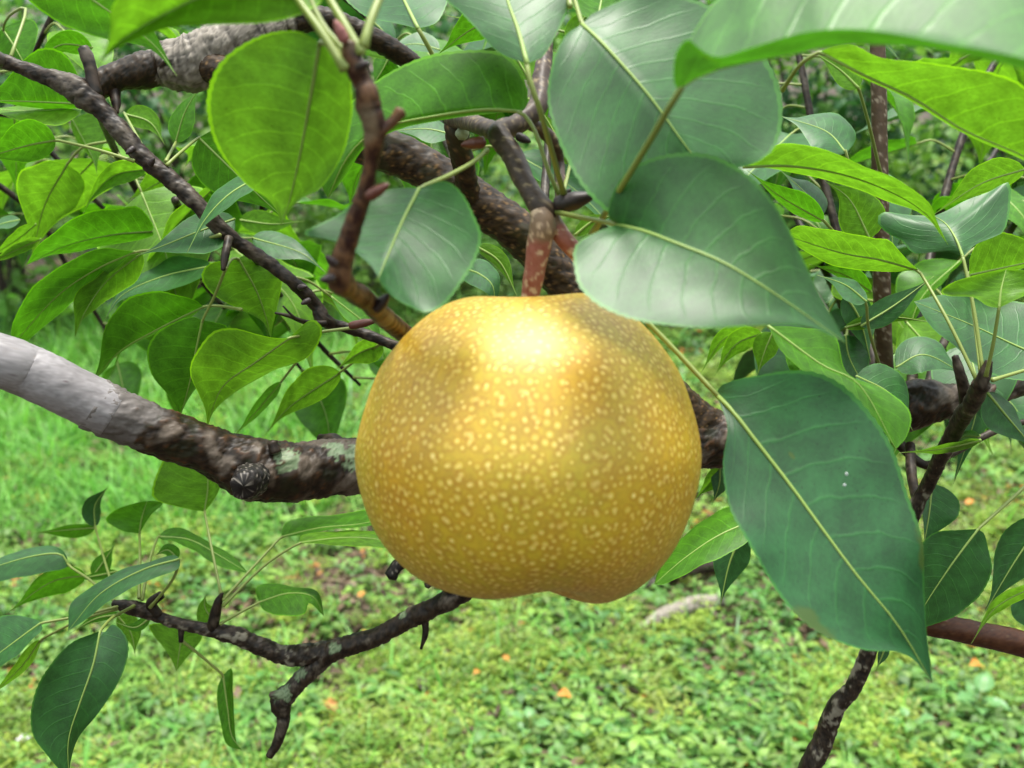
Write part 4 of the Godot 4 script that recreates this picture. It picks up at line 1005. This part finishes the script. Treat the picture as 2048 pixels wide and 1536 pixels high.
func scatter(called: String, mesh_kind: String, places: Array, label: String, category: String, parent: Node3D = null) -> void:
	var mm := MultiMesh.new()
	mm.transform_format = MultiMesh.TRANSFORM_3D
	mm.use_colors = true
	mm.mesh = plant_mesh(mesh_kind)
	mm.instance_count = places.size()
	for i in places.size():
		mm.set_instance_transform(i, places[i][0])
		mm.set_instance_color(i, places[i][1])
	var o := MultiMeshInstance3D.new()
	o.name = numbered(called)
	o.multimesh = mm
	(parent if parent else self).add_child(o, true)
	if parent: o.set_meta("kind", "stuff")
	else: tag(o, label, category, "", "stuff")


func bare(p: Vector3) -> float:
	var k := 0.0
	for q in [[690, 1150, 0.26, 0.9], [640, 1330, 0.15, 0.7], [1390, 1180, 0.20, 0.75], [1450, 1000, 0.25, 0.5], [1590, 1240, 0.13, 0.45], [1960, 1330, 0.16, 0.5], [300, 1330, 0.12, 0.4]]:
		var g := G(q[0], q[1])
		k = maxf(k, q[3] * exp(-(Vector2(p.x - g.x, (p.z - g.z) * 0.8).length_squared()) / (q[2] * q[2])))
	return k


func build_floor() -> void:
	g_noise.seed = 77
	g_noise.noise_type = FastNoiseLite.TYPE_SIMPLEX_SMOOTH
	g_noise.frequency = 0.5
	ground_sheet()
	var broad := [[], [], []]
	var fine := [[], []]
	var grass := [[], []]
	var litter := []
	for i in 62000:
		var s := 1.25 * exp(rng.randf() * 2.05)
		var x := rng.randf_range(-1.0, 1.0) * (0.80 * s + 0.75)
		var z := -s
		var p := Vector3(x, ground_y(x, z), z)
		var patch := g_noise.get_noise_2d(x * 5.0 + 30.0, z * 5.0)
		var spot := g_noise.get_noise_2d(x * 17.0, z * 17.0 + 60.0)
		var lawn := smoothstep(-0.06, -0.22, x / s) * smoothstep(2.05, 2.5, s)
		var empty := maxf(bare(p) if s < 4.0 else 0.0, smoothstep(0.2, 0.5, -patch + spot * 0.8) * 0.6 * (1.0 - lawn))
		empty = maxf(empty, smoothstep(0.0, 0.40, g_noise.get_noise_2d(x * 26.0 + 200.0, z * 26.0)) * 0.88 * (1.0 - lawn))
		var size := rng.randf_range(0.7, 1.35) * maxf(1.0, s / 2.6)
		var basis := Basis(Vector3.UP, rng.randf() * TAU) * Basis(Vector3.RIGHT, rng.randf_range(-0.25, 0.25))
		var t := Transform3D(basis.scaled(Vector3.ONE * size), p)
		var v := rng.randf_range(0.5, 1.2)
		var pick := rng.randf()
		if rng.randf() < empty:
			if rng.randf() < 0.7:
				litter.append([t, Color(0.16, 0.095, 0.055).lerp(Color(0.40, 0.31, 0.22), rng.randf() * rng.randf()) * v])
			continue
		if pick < 0.18 - 0.14 * lawn:
			litter.append([t.translated(Vector3(0, 0.02, 0)), (Color(0.55, 0.24, 0.05) if rng.randf() < 0.10 else Color(0.20, 0.13, 0.08)) * v])
		elif pick < 0.25 + 0.68 * lawn:
			var c := Color(0.13, 0.42, 0.06).lerp(Color(0.30, 0.62, 0.11), rng.randf())
			if s < 4.0: grass[i % 2].append([Transform3D(basis.scaled(Vector3(size, size * 0.85, size)), p), c * v])
		elif patch + spot * 0.5 > 0.02:
			var c := Color(0.33, 0.42, 0.05).lerp(Color(0.20, 0.40, 0.055), rng.randf())
			fine[i % 2].append([t, c * v])
			if rng.randf() < 0.35: fine[(i + 1) % 2].append([t.translated(Vector3(0.02, 0.012, 0.01)), c * v])
		else:
			var c := Color(0.085, 0.26, 0.05).lerp(Color(0.27, 0.44, 0.075), rng.randf())
			broad[i % 3].append([t, c * v])
	for k in 3: scatter("ground_cover", "broad", broad[k], "low broad-leaved weeds covering the orchard floor", "weeds")
	for k in 2: scatter("feathery_weed", "fine", fine[k], "fine yellow-green weeds in patches on the orchard floor", "weeds")
	for k in 2: scatter("grass", "grass", grass[k], "bright grass on the lawn behind the limb at the left", "grass")
	scatter("leaf_litter", "litter", litter, "brown dead leaf and twig bits on the bare soil", "litter")
	# single things on the floor
	for q in [[742, 1310, 0.030, "orange-brown fallen leaf on the bare soil beside the low branch"], [1957, 1378, 0.034, "bright orange fallen leaf at the lower right, under the long blotched leaf's tip"], [1926, 1046, 0.030, "orange fallen leaf on the grass behind the dark leaves at the right"], [1142, 1440, 0.032, "orange fallen leaf among the weeds straight below the pear"], [962, 1392, 0.020, "small orange leaf on the weeds left of the one below the pear"], [1018, 1368, 0.018, "tiny orange leaf on the weeds just under the pear"], [720, 1238, 0.022, "reddish fallen leaf behind the low branch"], [1330, 1010, 0.03, "brown fallen leaf half hidden behind the pear's right side"]]:
		fallen_leaf(q[0], q[1], q[2], q[3])
	wood_piece("bark_piece", [1284, 1274, 14, 1330, 1256, 30, 1390, 1236, 32, 1446, 1222, 20], "pale", "whitish weathered piece of bark lying in the weeds right of the pear's base", "bark")
	wood_piece("dead_branch", [1290, 1196, 18, 1340, 1178, 30, 1400, 1160, 32, 1470, 1150, 24], "plain", "greyish dead branch on the ground behind the bark piece", "branch")
	wood_piece("dead_branch", [470, 1010, 6, 560, 1030, 8, 650, 1052, 6], "plain", "thin dead stick on the grass below the sawn knot", "branch")
	var pet := G(52, 1508)
	var m := ArrayMesh.new()
	var v2 := PackedVector3Array()
	var i2 := PackedInt32Array()
	for k in 5:
		var a := TAU * k / 5.0
		strip(v2, i2, Vector3.ZERO, Vector3(cos(a), 0.8, sin(a)).normalized(), Vector3.UP, 0.012, 0.009, 0.6, 4, 1.0)
	m = commit(v2, PackedVector2Array(), PackedColorArray(), i2, M.petal)
	tag(put("flower", m, self, pet + Vector3(0, 0.03, 0)), "tiny pale lilac flower in the weeds at the lower left corner", "flower")
	weed(1950, 1450, 0.055, 12, "blue-green weed with broad leaves in the lower right corner")
	weed(1812, 1500, 0.035, 9, "small weed rosette left of the one in the lower right corner")
	weed(1640, 1180, 0.028, 7, "small weed right of the bark piece")
	weed(1060, 1500, 0.035, 10, "low weed rosette at the bottom edge below the pear")
	grass_tuft(700, 850, 0.22, 46, "tuft of long blue-green grass blades left of the pear")
	grass_tuft(1560, 1110, 0.10, 14, "small grass tuft behind the blotched leaf")
	grass_tuft(1465, 1330, 0.11, 10, "few long grass blades near the bark piece")
	# shrubs beyond the grass
	var row := [[-3.1, -4.5, 1.5, 0.9], [-2.1, -4.3, 1.4, 0.8], [-1.25, -4.3, 1.45, 0.75], [-0.45, -4.5, 1.5, 0.8], [0.45, -4.5, 1.5, 0.8], [1.25, -4.4, 1.45, 0.75], [2.05, -4.5, 1.6, 0.85], [2.9, -4.4, 1.5, 0.9], [-2.6, -6.2, 2.2, 1.2], [-0.8, -6.3, 2.2, 1.2], [1.0, -6.2, 2.3, 1.2], [2.8, -6.2, 2.2, 1.2]]
	var words := ["leafy shrub at the far left of the hedge", "twiggy shrub seen between the left leaves", "pale green shrub behind the dark slanting branch", "shrub behind the pear's stalk", "shrub straight behind the big blue-green leaf", "shrub behind the upright shoot", "bright shrub seen through the gap right of the upright shoot", "shrub at the far right of the hedge", "taller bush in the second row, far left", "taller bush in the second row, left of the middle", "taller bush in the second row, right of the middle", "taller bush in the second row, far right"]
	for k in row.size(): shrub(row[k], words[k])
	# the rest of the orchard stands round the photographer: what the leaves mirror and what keeps the low sky off
	var ring := [[-3.4, -1.6, "orchard tree out of view to the left"], [-3.2, 1.2, "orchard tree out of view behind, left"], [-1.2, 3.4, "orchard tree out of view behind, left of the middle"], [1.4, 3.5, "orchard tree out of view behind, right of the middle"], [3.3, 1.4, "orchard tree out of view behind, right"], [3.5, -1.5, "orchard tree out of view to the right"]]
	var first: Node3D = null
	for k in ring.size():
		var o := orchard_tree() if k == 0 else first.duplicate() as Node3D
		if k == 0: first = o
		else:
			o.name = numbered("orchard_tree")
			add_child(o)
		o.position = Vector3(ring[k][0], ground_y(ring[k][0], ring[k][1]), ring[k][1])
		o.rotation.y = k * 1.1
		tag(o, ring[k][2], "tree", "orchard trees out of view")


func orchard_tree() -> Node3D:
	var root := Node3D.new()
	root.name = numbered("orchard_tree")
	add_child(root)
	var line := resample(PackedVector3Array([Vector3(0, -0.05, 0), Vector3(0.03, 0.5, 0.02), Vector3(-0.02, 1.2, 0), Vector3(0.05, 2.4, 0.05)]), 14)
	var rad := PackedFloat32Array()
	for k in 15: rad.append(lerpf(0.085, 0.03, k / 14.0))
	put("trunk", tube(line, rad, 12, M.stem_bark), root, root.position)
	var places := []
	for i in 8:
		var a := TAU * i / 8.0 + rng.randf() * 0.5
		var from := line[5 + i % 7]
		var out := Vector3(cos(a), 0.55 + 0.1 * (i % 3), sin(a)) * rng.randf_range(0.9, 1.4)
		var limb := resample(PackedVector3Array([from, from + out * 0.5 + Vector3(0, 0.08, 0), from + out]), 8)
		var lr := PackedFloat32Array()
		for k in 9: lr.append(lerpf(0.03, 0.008, k / 8.0))
		put("limb", tube(limb, lr, 8, M.stem_bark), root, root.position)
		for c in 22:
			var centre := limb[2 + rng.randi() % 7] + Vector3(rng.randfn(), rng.randfn(), rng.randfn()) * 0.22
			for q in 24:
				var basis := Basis.from_euler(Vector3(rng.randf_range(-0.9, 0.9), rng.randf() * TAU, rng.randf_range(-1.2, 0.3)))
				places.append([Transform3D(basis.scaled(Vector3.ONE * rng.randf_range(0.07, 0.1)), centre + Vector3(rng.randfn(), rng.randfn(), rng.randfn()) * 0.11), Color(0.05, 0.15, 0.035).lerp(Color(0.12, 0.28, 0.05), rng.randf())])
	scatter("crown", "leaf", places, "", "", root)
	return root


func fallen_leaf(x: float, y: float, size: float, label: String) -> void:
	var o := G(x, y) + Vector3(0, 0.05, 0)
	var a := rng.randf() * TAU
	var dir := Vector3(cos(a), 0.15, sin(a)).normalized()
	var side := dir.cross(Vector3.UP).normalized()
	var mid := resample(PackedVector3Array([Vector3.ZERO, dir * size * 0.5 + Vector3(0, 0.004, 0), dir * size]), 14)
	var le := PackedVector3Array()
	var ri := PackedVector3Array()
	for k in 15:
		var w := width_at(k / 14.0) * size * 0.36
		le.append(mid[k] + (side + Vector3(0, 0.5, 0)) * w)
		ri.append(mid[k] + (-side + Vector3(0, 0.35, 0)) * w)
	tag(put("fallen_leaf", blade(mid, le, ri, 4, M.fallen, 0.1, 0.08, a, Vector3.ZERO, PackedVector3Array([-dir * 0.008, Vector3.ZERO]), 0.0006), self, o), label, "leaf", "fallen orange leaves on the orchard floor")


func wood_piece(called: String, spec: Array, style: String, label: String, category: String) -> void:
	var pts := PackedVector3Array()
	var rad := PackedFloat32Array()
	for i in spec.size() / 3:
		var g := G(spec[i * 3], spec[i * 3 + 1])
		var r: float = spec[i * 3 + 2] * 0.5 * (-(cam_basis.inverse() * (g - EYE)).z) / F
		pts.append(g + Vector3(0, r * 0.9 + 0.018, 0))
		rad.append(r)
	tag(put(called, bark([], style, pts[0], 0.0016, 0.16, 0.0, pts, rad), self, pts[0]), label, category)


func weed(x: float, y: float, size: float, count: int, label: String) -> void:
	var root := Node3D.new()
	root.name = numbered("weed")
	add_child(root)
	root.position = G(x, y)
	tag(root, label, "weed", "single weeds on the orchard floor")
	for i in count:
		var a := 2.4 * i + rng.randf() * 0.4
		var h := 0.02 + 0.05 * float(i) / count
		var dir := Vector3(cos(a), rng.randf_range(0.1, 0.6), sin(a)).normalized()
		var side := dir.cross(Vector3.UP).normalized()
		var b := Vector3(cos(a) * 0.012, h, sin(a) * 0.012)
		var s := size * rng.randf_range(0.7, 1.1)
		var mid := resample(PackedVector3Array([b, b + dir * s * 0.5, b + dir * s - Vector3(0, s * 0.2, 0)]), 12)
		var le := PackedVector3Array()
		var ri := PackedVector3Array()
		for k in 13:
			var w := width_at(k / 12.0) * s * 0.30
			le.append(mid[k] + (side + Vector3(0, 0.25, 0)) * w)
			ri.append(mid[k] + (-side + Vector3(0, 0.25, 0)) * w)
		put("leaf", blade(mid, le, ri, 3, M.plain_leaf, 0.08, 0.03, a, Vector3.ZERO, PackedVector3Array([Vector3(0, h * 0.6, 0), b]), 0.0005), root, root.position)
	put("stem", tube(PackedVector3Array([Vector3(0, -0.02, 0), Vector3(0.001, 0.03, 0), Vector3(0, 0.07, 0.001)]), PackedFloat32Array([0.002, 0.0017, 0.0012]), 8, M.petiole), root, root.position)


func grass_tuft(x: float, y: float, size: float, count: int, label: String) -> void:
	var root := Node3D.new()
	root.name = numbered("grass_tuft")
	add_child(root)
	root.position = G(x, y)
	tag(root, label, "grass tuft", "grass tufts on the orchard floor")
	for i in count:
		var a := rng.randf() * TAU
		var r := rng.randf_range(0.0, 0.05)
		var v := PackedVector3Array()
		var idx := PackedInt32Array()
		strip(v, idx, Vector3(cos(a) * r, -0.01, sin(a) * r), Vector3(cos(a) * 0.5, 1.0, sin(a) * 0.5).normalized(), Vector3(-cos(a), 0.3, -sin(a)).normalized(), size * rng.randf_range(0.6, 1.2), rng.randf_range(0.004, 0.008), rng.randf_range(0.7, 1.8), 9, 0.0)
		put("blade", commit(v, PackedVector2Array(), PackedColorArray(), idx, M.grass_blade), root, root.position)


func shrub(q: Array, label: String) -> void:
	var root := Node3D.new()
	root.name = numbered("shrub")
	add_child(root)
	root.position = Vector3(q[0], ground_y(q[0], q[1]), q[1])
	tag(root, label, "shrub", "shrubs behind the orchard grass")
	var h: float = q[2]
	var w: float = q[3]
	var tips := []
	for i in 7:
		var a := TAU * i / 7.0 + rng.randf()
		var lean := Vector3(cos(a), 0, sin(a))
		var top := lean * w * rng.randf_range(0.25, 0.75) + Vector3(0, h * rng.randf_range(0.6, 0.95), 0)
		var line := resample(PackedVector3Array([lean * 0.05 - Vector3(0, 0.05, 0), lean * w * 0.2 + Vector3(0, h * 0.4, 0), top]), 8)
		var rad := PackedFloat32Array()
		for k in 9: rad.append(lerpf(0.016, 0.004, k / 8.0))
		put("stem", tube(line, rad, 7, M.stem_bark), root, root.position)
		for k in [3, 5, 7, 8]: tips.append(line[k])
	var places := []
	for c in 80:
		var centre: Vector3
		if c < tips.size(): centre = tips[c]
		else:
			var dir := Vector3(rng.randf_range(-1, 1), rng.randf_range(-0.9, 1), rng.randf_range(-1, 1))
			centre = Vector3(dir.x * w, h * 0.46 + dir.y * h * 0.5, dir.z * w * 0.8)
		var light := Color(0.12, 0.30, 0.05).lerp(Color(0.24, 0.42, 0.075), rng.randf())
		if rng.randf() < 0.45: light = Color(0.045, 0.14, 0.045)
		for i in 46:
			var off := Vector3(rng.randfn(), rng.randfn() * 0.8, rng.randfn()) * 0.085
			if centre.y + off.y < 0.02: continue
			var basis := Basis.from_euler(Vector3(rng.randf_range(-0.9, 0.9), rng.randf() * TAU, rng.randf_range(-0.9, 0.5)))
			places.append([Transform3D(basis.scaled(Vector3.ONE * rng.randf_range(0.035, 0.07)), centre + off), light * rng.randf_range(0.7, 1.3)])
	scatter("foliage", "leaf", places, "", "", root)


func _ready() -> void:
	rng.seed = 20240611
	var cam := Camera3D.new()
	cam.name = "camera"
	var lens := CameraAttributesPhysical.new()
	lens.frustum_focal_length = 33.5
	lens.frustum_near = 0.05
	lens.frustum_far = 400.0
	lens.frustum_focus_distance = 0.40
	lens.exposure_aperture = 15.0
	cam.attributes = lens
	add_child(cam)
	cam.transform = Transform3D(cam_basis, EYE)
	cam.current = true
	var env := Environment.new()
	env.background_mode = Environment.BG_SKY
	var sky := ProceduralSkyMaterial.new()
	sky.sky_top_color = Color(0.95, 0.985, 1.0)
	sky.sky_horizon_color = Color(0.60, 0.635, 0.65)
	sky.sky_curve = 0.35
	sky.sky_energy_multiplier = 1.0
	sky.ground_bottom_color = Color(0.20, 0.25, 0.14)
	sky.ground_horizon_color = Color(0.45, 0.48, 0.42)
	sky.sun_angle_max = 1.0
	env.sky = Sky.new()
	env.sky.sky_material = sky
	env.tonemap_mode = Environment.TONE_MAPPER_LINEAR
	env.tonemap_exposure = 2.5
	env.sdfgi_enabled = true
	env.ssao_enabled = true
	env.ssil_enabled = true
	var world := WorldEnvironment.new()
	world.name = "world"
	world.environment = env
	add_child(world)
	var sun := DirectionalLight3D.new()
	sun.name = "sun"
	sun.light_energy = 0.85
	sun.light_color = Color(1.0, 0.985, 0.95)
	sun.light_angular_distance = 18.0
	sun.shadow_enabled = true
	add_child(sun)
	sun.rotation_degrees = Vector3(-101.0, -8.0, 0.0)
	make_materials()
	M.stem_bark = mat(lin(0.07, 0.05, 0.04), 0.9)
	build_floor()
	build_tree()
	build_pear()
